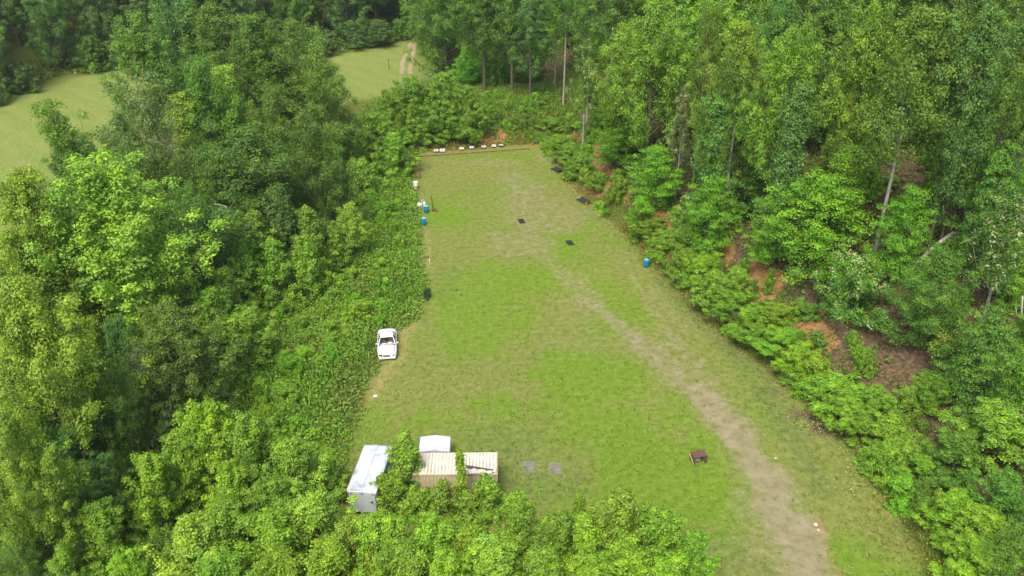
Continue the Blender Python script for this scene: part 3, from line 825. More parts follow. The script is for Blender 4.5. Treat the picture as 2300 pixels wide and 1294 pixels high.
for (px, py, w, H, key, col, name, label) in HERO:
    w *= 1.14 if (px < 760 and py < 480) else 1.0
    e = hero(px, py, w, H, key, col, name, label, CAT.get(name, 'tree'), GRP.get(name), rz=(0 if name == 'leaning_tree' else None))
    x, y = e.location[:2]
    if dR(x, y) < 1 and dL(x, y) < 1 and bermt(x, y) < 3: print('INFIELD', px, py, H, round(x), round(y), label)

for (px, py, w, H, key, col, name, label) in BASED:
    x, y = hit(px, py); plant(key, x, y, H, w * proj(x, y, T(x, y) + H * .6)[2] / FPX, col, name, label, 'tree', GRP.get(name))

ONES = 'zero first second third fourth fifth sixth seventh eighth ninth tenth eleventh twelfth thirteenth fourteenth fifteenth sixteenth seventeenth eighteenth nineteenth twentieth'.split()
def ordinal(k): return ONES[k] if k <= 20 else ('twenty-' + ONES[k - 20] if k < 30 else ('thirtieth' if k == 30 else 'thirty-' + ONES[k - 30]))

BANK = [(1240, 265, 60), (1252, 305, 62), (1285, 322, 80), (1303, 345, 66), (1350, 388, 62), (1393, 396, 56), (1442, 462, 60), (1470, 490, 84), (1503, 520, 95), (1547, 510, 86), (1545, 560, 100),
        (1592, 572, 105), (1612, 612, 115), (1662, 605, 90), (1652, 655, 115), (1700, 690, 105), (1745, 684, 100), (1762, 742, 125), (1805, 772, 115), (1838, 800, 110), (1880, 842, 125), (1915, 880, 130),
        (1965, 872, 120), (1935, 925, 110), (2005, 932, 130), (2045, 985, 110), (2075, 1020, 95), (2000, 990, 100)]
BANK.sort(key=lambda b: -hit(b[0], b[1], 2.6)[1])
for k, (px, py, w) in enumerate(BANK):
    hero(px, py, w, random.uniform(1.8, 3.5), random.choice(['bush0', 'bush1', 'bush2', 'bush3', 'near0', 'near3']), C_SY if random.random() < .75 else C_FG, 'bank_bush',
         'leafy green bush, %s from the far end of the clay bank row' % ordinal(k + 1), 'bush', 'bushes in a row along the clay bank', wk=1.1)

FORE = [(420, 1172, 200, 6.5), (500, 1135, 170, 6), (600, 1150, 200, 6.5), (700, 1108, 190, 6.5), (790, 1165, 150, 6), (860, 1158, 170, 6.5), (965, 1165, 160, 6.5), (1060, 1180, 150, 6), (1165, 1103, 130, 7.5), (1255, 1160, 150, 6.5),
        (1305, 1103, 60, 6.5), (1390, 1112, 190, 7.5), (1320, 1165, 170, 6.5), (1485, 1145, 170, 7), (1560, 1195, 120, 6), (1110, 1215, 180, 6.5), (1220, 1235, 180, 6.5), (1420, 1215, 200, 6.5), (900, 1220, 200, 6), (740, 1215, 200, 6), (620, 1235, 180, 5.5), (480, 1245, 180, 5.5), (1000, 1240, 160, 6), (1330, 1260, 180, 6), (1510, 1250, 150, 6)]
FORE.sort()
for k, (px, py, w, H) in enumerate(FORE):
    hero(px, py, w, H, 'near%d' % random.randrange(3) if w > 70 else 'young1', random.choice([C_FG, C_FG, C_TP, C_SY]), 'foreground_tree',
         'bright young tree by the bottom edge, %s from the left of the foreground clump' % ordinal(k + 1), 'tree', 'bright young trees along the bottom edge', wk=1.1)

# ------------------------------------------------------------------ the rest of the woods
CLEAR = [(1940, 690, 2150, 860), (1330, 340, 1400, 420), (1600, 560, 1760, 680), (1790, 700, 1870, 780), (1060, 280, 1240, 320), (0, 240, 100, 400), (120, 165, 250, 240), (780, 110, 900, 240), (905, 90, 945, 170), (1095, 215, 1230, 290),
         (1600, 470, 1640, 520), (2000, 350, 2050, 550), (1255, 100, 1275, 235), (1235, 120, 1255, 190), (1900, 680, 1930, 720)]
def blocked(x, y, z, H, W, base):
    x0, yb, d = proj(x, y, z + H * base); x1, yt, _ = proj(x, y, z + H)
    w = W * FPX / d / 2 * .85; cx = (x0 + x1) / 2
    return any(cx + w > a and cx - w < c and yb > b and yt < e for a, b, c, e in CLEAR)


def fill(n, box, region, keys, H, W, cols, name, label, cat, group, base=.3, near=.36, tries=160):
    made = 0
    for _ in range(n * tries):
        if made >= n: break
        x = random.uniform(box[0], box[2]); y = random.uniform(box[1], box[3])
        if not region(x, y): continue
        h = random.uniform(*H); w = random.uniform(*W); z = T(x, y)
        if any((x - a) ** 2 + (y - b) ** 2 < (near * (w + w2)) ** 2 for a, b, h2, w2 in TREES if h2 > h * .5): continue
        px, py, d = proj(x, y, z + h * .7)
        if d < 15 or px < -140 or px > PW + 140 or py < -330 or py > PH + 60: continue
        if h > 2 and blocked(x, y, z, h, w, base): continue
        plant(random.choice(keys), x, y, h, w, random.choice(cols), name, label, cat, group)
        made += 1
    print('FILL', name, made)
    return made


def far_f(x, y): return y - np.interp(x, FAR_X, FAR_Y)
fill(95, (-190, 105, 8, 310), lambda x, y: far_f(x, y) > 3 and dR(x, y) < 3 and y < np.interp(x, FAR_X, FAR_Y) + 70, ['tulip0', 'tulip1', 'tulip2', 'fine0', 'forest1'], (15, 22), (9, 12.5), [C_FAR, C_FAR, C_MG, C_BL],
     'woodland_tree', 'dim green tree of the dark wood behind the mown meadow', 'tree', 'trees of the wood behind the meadow', .12, .27)
fill(38, (-150, 100, 8, 225), lambda x, y: -1 < far_f(x, y) < 6 and dR(x, y) < 0, ['bush0', 'bush2', 'layer1', 'near0'], (3, 7), (5, 8), [C_FAR, C_MG], 'edge_shrub', 'dark shrub at the foot of the wood behind the mown meadow', 'shrub', 'shrubs along the edge of the far wood', .0, .2, 400)
fill(48, (-60, 42, -12, 150), lambda x, y: 16 < dL(x, y) < 36 - 6 * (y > 105) and y < 135, ['fine0', 'fine1', 'forest1', 'forest2', 'tulip2'], (9, 13.5), (6, 9), [C_DF, C_MG, C_OL, C_BL], 'belt_tree',
     'shaded mid-height tree under the tall crowns of the left belt', 'tree', 'shaded trees inside the left tree belt', .2, .33)
fill(135, (-20, 36, 130, 262), lambda x, y: dR(x, y) > 8 and dR(x, y) < 95, ['forest0', 'forest1', 'forest2', 'forest3', 'tulip0', 'fine1', 'tulip2'], (16, 21), (9, 12.5), [C_MG, C_MG, C_SY, C_BL, C_OL], 'hillside_tree',
     'green canopy tree crowded among others on the right hillside', 'tree', 'canopy trees on the right hillside', .35, .27)
fill(75, (-5, 42, 80, 172), lambda x, y: 5 < dR(x, y) < 42, ['layer0', 'layer1', 'layer2', 'bush1', 'bush3', 'near2'], (2.6, 6.5), (3.5, 6), [C_HB, C_HB, C_SY, C_MG], 'understory_sapling',
     'low leafy sapling in the shade under the right hillside trees', 'sapling', 'saplings under the right hillside trees', .05, .3)
fill(34, (-6, 120, 8, 146), lambda x, y: 5 < bermt(x, y) < 18 and dR(x, y) < 2 and x > -4, ['herb0', 'herb1', 'herb2'], (.8, 1.7), (1.2, 2.4), [C_SY, C_OL, C_HB], 'berm_shrub', 'low weedy shrub growing on the grassy right half of the berm', 'shrub', 'low shrubs on the berm', 0, .25)
fill(40, (30, 60, 75, 140), lambda x, y: 18 < dR(x, y) < 60, ['layer0', 'layer1', 'layer2', 'bush1', 'near0'], (2.5, 5), (4, 7), [C_HB, C_MG, C_MG], 'understory_sapling',
     'low leafy sapling in the shade under the right hillside trees', 'sapling', 'saplings under the right hillside trees', .05, .22)
fill(34, (-18, 138, 14, 200), lambda x, y: bermt(x, y) > 24 and x > np.interp(y, [140, 165, 190], [-6, -12, -17]) and dR(x, y) < 12, ['layer0', 'layer2', 'near1', 'fine0', 'bush3'], (4, 9), (5, 8), [C_MG, C_SY, C_FAR, C_HB], 'wood_edge_tree', 'low dense tree in the dark wood edge behind the berm', 'tree', 'low trees behind the berm', .05, .25)
fill(14, (-30, 48, -10, 122), lambda x, y: 4 < dL(x, y) < 15, ['shrub0', 'shrub1', 'bush0', 'bush2', 'near1'], (1.3, 2.3), (2.2, 3.4), [C_SY, C_FG, C_HB], 'tall_weed_shrub', 'bigger rounded shrub standing out of the tall weeds left of the turf', 'shrub', 'bigger shrubs in the tall weeds', 0, .4)
fill(80, (-32, 48, -9, 120), lambda x, y: 2.5 < dL(x, y) < 15, ['herb0', 'herb1', 'herb2'], (.9, 1.8), (1.3, 2.4), [C_SY, C_FG, C_HB, C_HB], 'weed_shrub', 'low leafy shrub among the tall weeds left of the turf', 'shrub', 'shrubs among the tall weeds', 0, .22)

fill(70, (2, 46, 34, 132), lambda x, y: .2 < dR(x, y) < 4.5, ['herb0', 'herb1', 'herb2', 'shrub0', 'shrub2', 'layer1'], (.8, 2.4), (1.0, 2.6), [C_SY, C_HB, C_OL, C_FG], 'bank_weed',
     'low ragged shrub among the taller bushes of the clay bank row', 'shrub', 'low shrubs on the clay bank', 0, .16)
fill(18, (2, 146, 24, 205), lambda x, y: 1.5 < dR(x, y) < 16, ['layer0', 'layer2', 'near1', 'bush3'], (3, 7), (4.5, 7), [C_MG, C_SY, C_FAR], 'wood_edge_tree', 'low dense tree in the dark wood edge behind the berm', 'tree', 'low trees behind the berm', .05, .22)
fill(46, (16, 44, 60, 100), lambda x, y: 4 < dR(x, y) < 26 and ground_at(sd[:, 1], x, y) > .5, ['herb0', 'herb1', 'herb2', 'shrub1'], (.7, 1.8), (.9, 2.0), [C_SY, C_HB, C_MG], 'slope_seedling',
     'small leafy seedling rooted in the brown leaf litter of the right slope', 'seedling', 'seedlings on the leaf litter slope', 0, .3)

# ------------------------------------------------------------------ weeds, ground cover and turf tufts (nobody could count them)
def scatter(n, box, dens, seed):
    r = np.random.default_rng(seed)
    x = r.uniform(box[0], box[2], n); y = r.uniform(box[1], box[3], n)
    k = r.random(n) < dens(x, y)
    return x[k], y[k], r


def weeds(name, x, y, r, hgt, wid, nblade, leafy, cols, label, cat='weeds', spread=.12):
    """clumps of blades and leaves; hgt(x,y) metres, leafy(x,y) 0..1, cols(x,y,r)->(n,3)"""
    n = len(x)
    xx = np.repeat(x, nblade) + r.normal(size=n * nblade) * spread; yy = np.repeat(y, nblade) + r.normal(size=n * nblade) * spread
    z = terrain(xx, yy)
    h = np.repeat(hgt(x, y), nblade) * r.uniform(.45, 1.1, n * nblade)
    lf = r.random(n * nblade) < np.repeat(leafy(x, y), nblade)
    m = n * nblade
    lean = r.normal(size=(m, 3)) * .33; lean[:, 2] = 1; lean = unit(lean)
    # blades
    a = r.random(m) * 6.283; side = np.stack([np.cos(a), np.sin(a), 0 * a], 1)
    w = (wid * r.uniform(.6, 1.3, m))[:, None]
    P0 = np.stack([xx, yy, z], 1); L = h[:, None]
    bend = np.stack([np.cos(a + 1.57), np.sin(a + 1.57), -.25 + 0 * a], 1) * L * .28
    Vb = np.stack([P0 - side * w * .5, P0 + side * w * .5, P0 + lean * L * .62 + side * w * .4 + bend * .25, P0 + lean * L + bend], 1)
    # leaves held at the height of the plant
    Pl = P0 + lean * L * r.uniform(.35, 1.0, m)[:, None] + r.normal(size=(m, 3)) * .05
    Vl, _ = leaf_arrays(Pl, np.array([0, 0, .8]) + .5 * r.normal(size=(m, 3)), (wid * 1.9 + .05) * r.uniform(.7, 1.35, m), r, .7)
    V = np.where(lf[:, None, None], Vl.reshape(-1, 4, 3), Vb).reshape(-1, 3)
    c = np.repeat(cols(x, y, r), nblade, 0) * r.uniform(.72, 1.3, (m, 1))
    c = np.concatenate([np.repeat(c, 4, 0), np.ones((m * 4, 1))], 1)
    me = np_mesh(name, V, np.arange(m * 4, dtype=np.int32).reshape(-1, 4), {'col': c})
    return tag(link(name, me, M_STUFF), label, cat, kind='stuff')


def pal(stops, fx_, fy_, sc_, jit=.16):
    stops = np.array(stops)
    def f(x, y, r):
        t = np.clip((fbm(x * sc_ + fx_, y * sc_ + fy_, 3) - .25) / .5 + r.normal(size=len(x)) * jit, 0, .999) * (len(stops) - 1)
        i = t.astype(int); u = (t - i)[:, None]
        return stops[i] * (1 - u) + stops[i + 1] * u
    return f


# tall weeds left of the turf
def dw(x, y):
    l = dL(x, y)
    return S(l, -.5 , .6) * (1 - .55 * S(l, 15, 22)) * (1 - S(l, 30, 36)) * (1 - S(y, 124, 134))
x, y, r = scatter(62000, (-55, 40, -7, 134), dw, 5)
weeds('tall_weeds', x, y, r, lambda x, y: .25 + .95 * S(dL(x, y), -.3, 3) * (.35 + 1.1 * fbm(x * .22, y * .22, 3)), .085, 5, lambda x, y: .55 + .42 * S(fbm(x * .14 + 7, y * .14, 3), .38, .55),
      pal([(.105, .145, .022), (.088, .150, .018), (.082, .158, .015), (.095, .18, .014), (.100, .185, .014), (.13, .20, .02), (.12, .18, .022)], .8, 8, .2), 'tall green weeds and grass beside the left turf edge')
# rough strip and ground cover on the right bank and berm
def dr(x, y):
    d = dR(x, y)
    return S(d, -1.6 - 2.5 * (1 - S(y, 42, 54)), .2) * (1 - S(d, 4, 9) * .5) * (1 - S(d, 38, 60)) * (1 - .8 * np.clip(ground_at(sd[:, 0], x, y), 0, 1)) * (1 - .82 * np.clip(ground_at(sd[:, 1], x, y), 0, 1) * S(d, 3, 6))
_pa = pal([(.15, .115, .035), (.135, .135, .028), (.11, .14, .02), (.085, .13, .013)], 5, 1, .2); _pb = pal([(.085, .115, .016), (.08, .14, .013), (.065, .12, .014)], 5, 1, .2)
def bank_col(x, y, r):
    k = S(dR(x, y), .8, 2.4)[:, None]; return _pa(x, y, r) * (1 - k) + _pb(x, y, r) * k
x, y, r = scatter(62000, (0, 36, 75, 148), dr, 6)
weeds('bank_grass', x, y, r, lambda x, y: .22 + .5 * S(dR(x, y), -1, 1.5) * (.4 + fbm(x * .3, y * .3, 3)), .075, 5, lambda x, y: .2 + .65 * S(dR(x, y), 1.5, 5),
      bank_col, 'yellow-green rough grass and weeds at the foot of the clay bank')
def db(x, y):
    t = bermt(x, y)
    return S(t, .9, 2.2) * (1 - S(t, 25, 33)) * (1 - S(dR(x, y), 0, 3)) * S(x, -26, -18) * (1 - .9 * ground_at(sd[:, 0], x, y))
x, y, r = scatter(26000, (-26, 119, 10, 154), db, 8)
weeds('berm_grass', x, y, r, lambda x, y: .25 + .55 * fbm(x * .3, y * .3, 3), .09, 5, lambda x, y: .35 + 0 * x, pal([(.16, .12, .035), (.10, .13, .02), (.10, .16, .016), (.08, .15, .014)], 1, 3, .2), 'rough green grass covering the earth berm')
# forest floor leaves
def df(x, y):
    d = dR(x, y)
    return S(d, 5, 10) * (1 - .75 * S(fbm(x * .09 + 2, y * .09, 3), .5, .65)) * (1 - .75 * (np.hypot((x - LX) / 9, (y - LY) / 8) < 1))
LX, LY = hit(2010, 800)
x, y, r = scatter(40000, (5, 38, 100, 180), df, 9)
weeds('forest_undergrowth', x, y, r, lambda x, y: .5 + .9 * fbm(x * .2, y * .2, 3), .14, 6, lambda x, y: 1 + 0 * x, pal([(.05, .10, .012), (.07, .135, .012), (.085, .15, .012), (.06, .11, .02)], 4, 4, .15), 'low green undergrowth on the shaded forest floor', 'undergrowth', .3)
def dlf(x, y):
    f = y - np.interp(x, FAR_X, FAR_Y)
    return S(f, -1.5, 1.0) * (1 - S(f, 12, 20))
x, y, r = scatter(30000, (-160, 105, 8, 225), dlf, 10)
weeds('wood_edge_growth', x, y, r, lambda x, y: .5 + .9 * fbm(x * .2, y * .2, 3), .2, 5, lambda x, y: .8 + 0 * x, pal([(.05, .085, .015), (.065, .11, .015), (.08, .13, .016)], 4, 4, .1), 'low green growth along the edge of the far wood', 'undergrowth', .3)
# turf tufts
def dt(x, y):
    i = ground_at(infield, x, y)
    return i * (1 - .9 * np.clip(ground_at(gravel, x, y) * 1.5, 0, 1)) * (.25 + .75 * S(fbm(x * .5, y * .5, 3), .4, .6)) * (1 - .85 * S(y, 50, 85))
x, y, r = scatter(30000, (-13, 38, 28, 122), dt, 11)
weeds('turf_tufts', x, y, r, lambda x, y: .04 + .07 * fbm(x * .6, y * .6, 2), .05, 3, lambda x, y: .9 + 0 * x,
      lambda x, y, r: (np.array([[.105, .150, .020]]) * (1 - ground_at(dark, x, y)[:, None] * .45) + np.array([[.06, .03, .02]]) * ground_at(tan, x, y)[:, None]), 'short clover and grass tufts in the mown turf', 'grass', .08)
# small white flowers
def dfw(x, y):
    d = dR(x, y); return S(d, -4, -2) * (1 - S(d, 1.5, 2.5)) * S(fbm(x * .35 + 3, y * .35, 3), .58, .72) * .5 * (1 - S(y, 54, 70))
x, y, r = scatter(9000, (18, 36, 34, 72), dfw, 12)
Vf, Ff = leaf_arrays(np.stack([x, y, terrain(x, y) + .3 + .2 * r.random(len(x))], 1), np.array([0, 0, 1.]) + .3 * r.normal(size=(len(x), 3)), .04 + .04 * r.random(len(x)), r, .9)
fm = np_mesh('wildflowers', Vf, Ff)
tag(link('wildflowers', fm, simple('white_petals', [(.3, (.55, .55, .48)), (.7, (.75, .74, .68))], 3, .8)), 'tiny white wildflowers in the rough grass at the lower right', 'wildflowers', kind='stuff')
# dead leaves on the slope
def dll(x, y): return S(dR(x, y), 2, 4) * (1 - S(dR(x, y), 30, 45)) * np.clip(ground_at(sd[:, 1], x, y), 0, 1) * (.3 + .7 * S(fbm(x * .4, y * .4, 3), .4, .6))
x, y, r = scatter(60000, (8, 38, 75, 110), dll, 14)
Vl, Fl = leaf_arrays(np.stack([x, y, terrain(x, y) + .03], 1), np.array([0, 0, 1.]) + .55 * r.normal(size=(len(x), 3)), r.uniform(.12, .28, len(x)), r, .7)
lc = np.array([[.10, .055, .03], [.17, .10, .055], [.22, .15, .09], [.13, .06, .025], [.28, .12, .04]])[r.choice(5, len(x), p=[.3, .28, .24, .13, .05])] * .85
tag(link('leaf_litter', np_mesh('leaf_litter', Vl, Fl, {'col': np.concatenate([np.repeat(lc, 4, 0), np.ones((len(x) * 4, 1))], 1)}), M_STUFF), 'brown fallen leaves strewn over the wooded slope', 'leaf litter', kind='stuff')
# ------------------------------------------------------------------ materials of the made things
M_WHITE = simple('white_paint', [(.3, (.62, .63, .63)), (.6, (.72, .72, .72))], 1.5, .35, 0, 0, 5, .5)
M_TRAILER = simple('weathered_white_metal', [(.34, (.30, .34, .37)), (.46, (.50, .52, .535)), (.7, (.58, .59, .595))], .9, .45, 0, .05)
M_TRAILER2 = simple('trailer_side_metal', [(.3, (.40, .44, .45)), (.7, (.52, .55, .55))], 1.2, .4, 0, .03)
M_SHED = simple('chalky_white_sheet', [(.3, (.46, .48, .50)), (.6, (.58, .59, .60))], 1.6, .6)
M_GREYTRIM = simple('grey_trim', [(.3, (.13, .13, .135)), (.7, (.22, .22, .22))], 4, .5)
M_BLACK = simple('black_rubber', [(.3, (.010, .011, .013)), (.7, (.030, .032, .036))], 9, .75, 0, .3)
M_DARK = simple('dark_plastic', [(.3, (.012, .012, .013)), (.7, (.03, .03, .03))], 4, .5)
M_TAN = simple('tan_container_paint', [(.3, (.42, .345, .185)), (.6, (.53, .45, .27))], .8, .6, 0, .05)
M_TANTRIM = simple('container_rail_paint', [(.3, (.42, .33, .19)), (.6, (.58, .48, .31))], 1.5, .6)
M_RED = simple('red_lens', [(.3, (.25, .02, .015)), (.7, (.35, .03, .02))], 4, .3)
M_TAIL = simple('amber_lens', [(.3, (.55, .22, .04)), (.7, (.6, .3, .06))], 4, .3)
M_TABLE = simple('red_brown_wood', [(.3, (.085, .038, .028)), (.7, (.165, .08, .058))], 7, .75, 0, .2)
M_RUSTWOOD = simple('rusty_brown_wood', [(.3, (.10, .045, .018)), (.7, (.20, .10, .045))], 5, .85, 0, .3)
M_OLDWOOD = simple('weathered_timber', [(.3, (.055, .04, .03)), (.7, (.14, .105, .075))], 4, .9, 0, .4)
M_PALEWOOD = simple('pale_timber', [(.3, (.42, .34, .22)), (.7, (.58, .49, .34))], 5, .8, 0, .2)
M_BLUE = simple('blue_plastic', [(.3, (.004, .135, .32)), (.7, (.008, .20, .43))], 3, .45)
M_ORANGE = simple('orange_plastic', [(.3, (.62, .11, .012)), (.7, (.75, .16, .02))], 4, .5)
M_CREAM = simple('cream_board', [(.3, (.48, .45, .35)), (.7, (.74, .71, .60))], 3, .7)
M_SLAB = simple('grey_paver', [(.36, (.085, .11, .035)), (.45, (.16, .155, .10)), (.7, (.25, .235, .17))], 5, .95, 0, .4)
M_SEAT = simple('beige_upholstery', [(.3, (.18, .15, .11)), (.7, (.30, .26, .20))], 6, .9)
M_GLASS = simple('smoked_glass', [(.3, (.010, .012, .014)), (.7, (.022, .024, .026))], 2, .08, 0, 0, 2, .6)
M_GREYP = simple('grey_plastic', [(.3, (.30, .31, .30)), (.7, (.42, .43, .42))], 4, .5)


def rust_roof():
    m, nt, p = new_mat('rusted_roof_sheet')
    c = objcoord(nt)
    n1 = noise(nt, 1.1, 6, .65, c); n2 = noise(nt, 9, 5, .7, c)
    h = N(nt, 'ShaderNodeAttribute', attribute_name='valley').outputs['Fac']
    w = math_(nt, 'ADD', math_(nt, 'MULTIPLY', h, .42), math_(nt, 'ADD', math_(nt, 'MULTIPLY', math_(nt, 'SUBTRACT', n1, .5), 1.3), math_(nt, 'MULTIPLY', math_(nt, 'SUBTRACT', n2, .5), .9)))
    base = ramp(nt, n1, [(.3, (.58, .53, .40)), (.6, (.70, .66, .53))])
    rust = ramp(nt, n2, [(.3, (.17, .10, .075)), (.7, (.36, .25, .19))])
    nt.links.new(mix(nt, base, rust, math_(nt, 'MULTIPLY', sstep(nt, w, .16, .62), .85)), p.inputs['Base Color'])
    val(p.inputs['Roughness'], .75)
    return m


M_ROOF = rust_roof()


def corr_sheet(L, W, period, depth, z0=0.0, thick=.02):
    """corrugated sheet, ribs across W (y), waves along L (x), closed solid"""
    xs, hs = [], []
    k = int(round(L / period)); p = L / k
    for i in range(k):
        for a, hgt in ((0, 0), (.22, 0), (.36, 1), (.86, 1)):
            xs.append(-L / 2 + (i + a) * p); hs.append(hgt)
    xs.append(L / 2); hs.append(0)
    n = len(xs); V = []; A = []
    for y in (-W / 2, 0, W / 2):
        for x, h in zip(xs, hs): V.append((x, y, z0 + h * depth)); A.append(1 - h)
    for y in (-W / 2, W / 2):
        for x in xs: V.append((x, y, z0 - thick)); A.append(1)
    F = []
    for r_ in range(2):
        F += [(r_ * n + i, r_ * n + i + 1, (r_ + 1) * n + i + 1, (r_ + 1) * n + i) for i in range(n - 1)]
    b, t = 3 * n, 4 * n
    F += [(b + i, t + i, t + i + 1, b + i + 1) for i in range(n - 1)]
    F += [(i, b + i, b + i + 1, i + 1) for i in range(n - 1)] + [(2 * n + i, 2 * n + i + 1, t + i + 1, t + i) for i in range(n - 1)]
    return V, F, A


def corr_obj(name, L, W, period, depth, mat, parent, M, thick=.02):
    V, F, A = corr_sheet(L, W, period, depth, 0, thick)
    me = bpy.data.meshes.new(name); me.from_pydata([tuple(M @ Vector(v)) for v in V], [], F)
    a = me.attributes.new('valley', 'FLOAT', 'POINT'); a.data.foreach_set('value', A)
    bm = bmesh.new(); bm.from_mesh(me); bmesh.ops.recalc_face_normals(bm, faces=bm.faces); bm.to_mesh(me); bm.free()
    return link(name, me, mat, parent)


# ------------------------------------------------------------------ shipping container
CX, CY, CL, CW, CH = -4.07, 49.83, 6.06, 2.44, 2.59
cont = tag(empty('shipping_container', (CX, CY, T(CX, CY) - .02), R(.4)), 'tan shipping container with a rust-streaked pale corrugated roof', 'container')
m = MB()
for sx in (-1, 1):
    for sy in (-1, 1):
        m.box((sx * (CL / 2 - .08), sy * (CW / 2 - .08), CH / 2), (.16, .16, CH - .24))
        for z in (.06, CH - .06): m.box((sx * (CL / 2 - .085), sy * (CW / 2 - .085), z), (.18, .18, .12))
for sy in (-1, 1):
    m.box((0, sy * (CW / 2 - .05), CH - .08), (CL - .33, .08, .10)); m.box((0, sy * (CW / 2 - .06), .10), (CL - .33, .10, .16))
for sx in (-1, 1):
    m.box((sx * (CL / 2 - .06), 0, CH - .08), (.09, CW - .34, .10)); m.box((sx * (CL / 2 - .06), 0, .10), (.10, CW - .34, .16))
m.build('frame', M_TANTRIM, cont, .012)
corr_obj('roof', CL - .16, CW - .14, .242, .045, M_ROOF, cont, Matrix.Translation((0, 0, CH - .055)))
for sy in (-1, 1):
    Mx = Matrix.Translation((0, sy * (CW / 2 - .075), CH / 2 + .02)) @ Matrix.Rotation(-sy * math.pi / 2, 4, 'X')
    corr_obj('side_wall', CL - .34, CH - .32, .278, .036, M_TAN, cont, Mx)
corr_obj('end_wall', CW - .34, CH - .32, .26, .04, M_TAN, cont, Matrix.Translation((-CL / 2 + .07, 0, CH / 2 + .02)) @ Matrix.Rotation(math.pi / 2, 4, 'Z') @ Matrix.Rotation(-math.pi / 2, 4, 'X'))
for sy in (-1, 1):
    d = MB().box((CL / 2 - .06, sy * .525, CH / 2 + .02), (.05, 1.03, CH - .34)).build('door', M_TAN, cont, .01)
    for k in (-.28, .22):
        MB().tube([(CL / 2 - .01, sy * .525 + k, .25), (CL / 2 - .01, sy * .525 + k, CH - .2)], .018, 8).box((CL / 2 + .0, sy * .525 + k + .1, 1.15), (.03, .26, .04)).build('lock_bar', M_GREYP, d)

# things lying on the container roof
rz = T(CX, CY) + CH + .012
ax, ay = at(1047, 1050, 2.6); bx_, by_ = at(1108, 1060, 2.6)
bm_ = tag(empty('wooden_beam', ((ax + bx_) / 2, (ay + by_) / 2, rz), math.atan2(by_ - ay, bx_ - ax)), 'dark brown beam lying slantwise on the container roof near its right front corner', 'beam')
ln = math.hypot(bx_ - ax, by_ - ay)
MB().box((0, 0, .085), (ln, .16, .15)).build('plank', M_OLDWOOD, bm_, .012)
MB().box((.08, .115, .05), (ln * .86, .05, .09)).build('batten', M_RUSTWOOD, bm_, .008)
# pale crumpled sheet
sx0, sy0 = at(1082, 1059, 2.6)
r = np.random.default_rng(4)
nx_, ny_ = 40, 12
V = []; top_ = []
for i in range(nx_):
    for j in range(ny_):
        u, v = i / (nx_ - 1) - .5, j / (ny_ - 1) - .5
        xq = u * 2.0; yq = v * .52 + .05 * math.sin(u * 19) + .16 * u
        top_.append((xq, yq, .05 + .075 * float(fbm(np.array([xq * 3.1 + 4]), np.array([yq * 4.]), 3)[0]) + .035 * math.sin(u * 24 + v * 4)))
n_ = len(top_)
V = top_ + [(x_, y_, z_ - .03) for x_, y_, z_ in top_]
F = []
for i in range(nx_ - 1):
    for j in range(ny_ - 1):
        q0 = i * ny_ + j
        F.append((q0, q0 + ny_, q0 + ny_ + 1, q0 + 1)); F.append((n_ + q0, n_ + q0 + 1, n_ + q0 + ny_ + 1, n_ + q0 + ny_))
rim = [i * ny_ for i in range(nx_)] + [(nx_ - 1) * ny_ + j for j in range(1, ny_)] + [i * ny_ + ny_ - 1 for i in range(nx_ - 2, -1, -1)] + [j for j in range(ny_ - 2, 0, -1)]
F += [(rim[k], rim[(k + 1) % len(rim)], n_ + rim[(k + 1) % len(rim)], n_ + rim[k]) for k in range(len(rim))]
sh = MB().add(V, F, True).build('crumpled_sheet', M_CREAM)
sh.location = (sx0, sy0 - .05, rz + .02)
tag(sh, 'crumpled pale sheet along the right front edge of the container roof', 'sheet')

# ------------------------------------------------------------------ cargo trailer
TL, TW, TZ0, TZ1 = 5.0, 2.1, .48, 2.5
tr_ang = R(84 - 90)
nx0 = (-11.5 - 9.4) / 2; ny0 = 47.1
tcx, tcy = nx0 - math.sin(tr_ang) * TL / 2, ny0 + math.cos(tr_ang) * TL / 2
trl = tag(empty('cargo_trailer', (tcx, tcy, T(tcx, tcy)), tr_ang), 'white enclosed cargo trailer with a stained rounded roof beside the container', 'trailer')
m = MB()
body = [(-TW / 2, TZ0), (TW / 2, TZ0), (TW / 2, TZ1 - .12), (-TW / 2, TZ1 - .12)]
m.prism(body, 1, -TL / 2 + .04, TL / 2 - .04)
m.build('body', M_TRAILER2, trl, .04)
m = MB()
prof = [(-TW / 2 - .03, TZ1 - .13)] + [(-TW / 2 * math.cos(math.pi * k / 12) * 1.012, TZ1 - .10 + .14 * math.sin(math.pi * k / 12)) for k in range(13)] + [(TW / 2 + .03, TZ1 - .13)]
V = []; F = []; nY = 22
for j in range(nY):
    y_ = -TL / 2 + TL * j / (nY - 1)
    yo = .12 * (j == nY - 1)
    for k, (px_, pz_) in enumerate(prof):
        dent = 0 if k in (0, len(prof) - 1) else .035 * float(fbm(np.array([px_ * 1.4 + 3]), np.array([y_ * 1.2]), 3)[0]) - .05 * math.exp(-((px_ + .45) / .3) ** 2 - ((y_ - .3) / 1.4) ** 2)
        V.append((px_, y_, pz_ + dent - (.10 if j == nY - 1 and 0 < k < len(prof) - 1 else 0)))
np_ = len(prof)
F = [(j * np_ + k, j * np_ + k + 1, (j + 1) * np_ + k + 1, (j + 1) * np_ + k) for j in range(nY - 1) for k in range(np_ - 1)]
F += [tuple(range(np_))[::-1], tuple((nY - 1) * np_ + k for k in range(np_)), ] + [(j * np_, (j + 1) * np_, (j + 1) * np_ + np_ - 1, j * np_ + np_ - 1) for j in range(nY - 1)]
rf = MB().add(V, F, True).build('roof', M_TRAILER, trl)
MB().box((.02, 0, TZ1 + .072), (.05, TL - .3, .02)).build('roof_seam', M_TRAILER2, rf, .004)
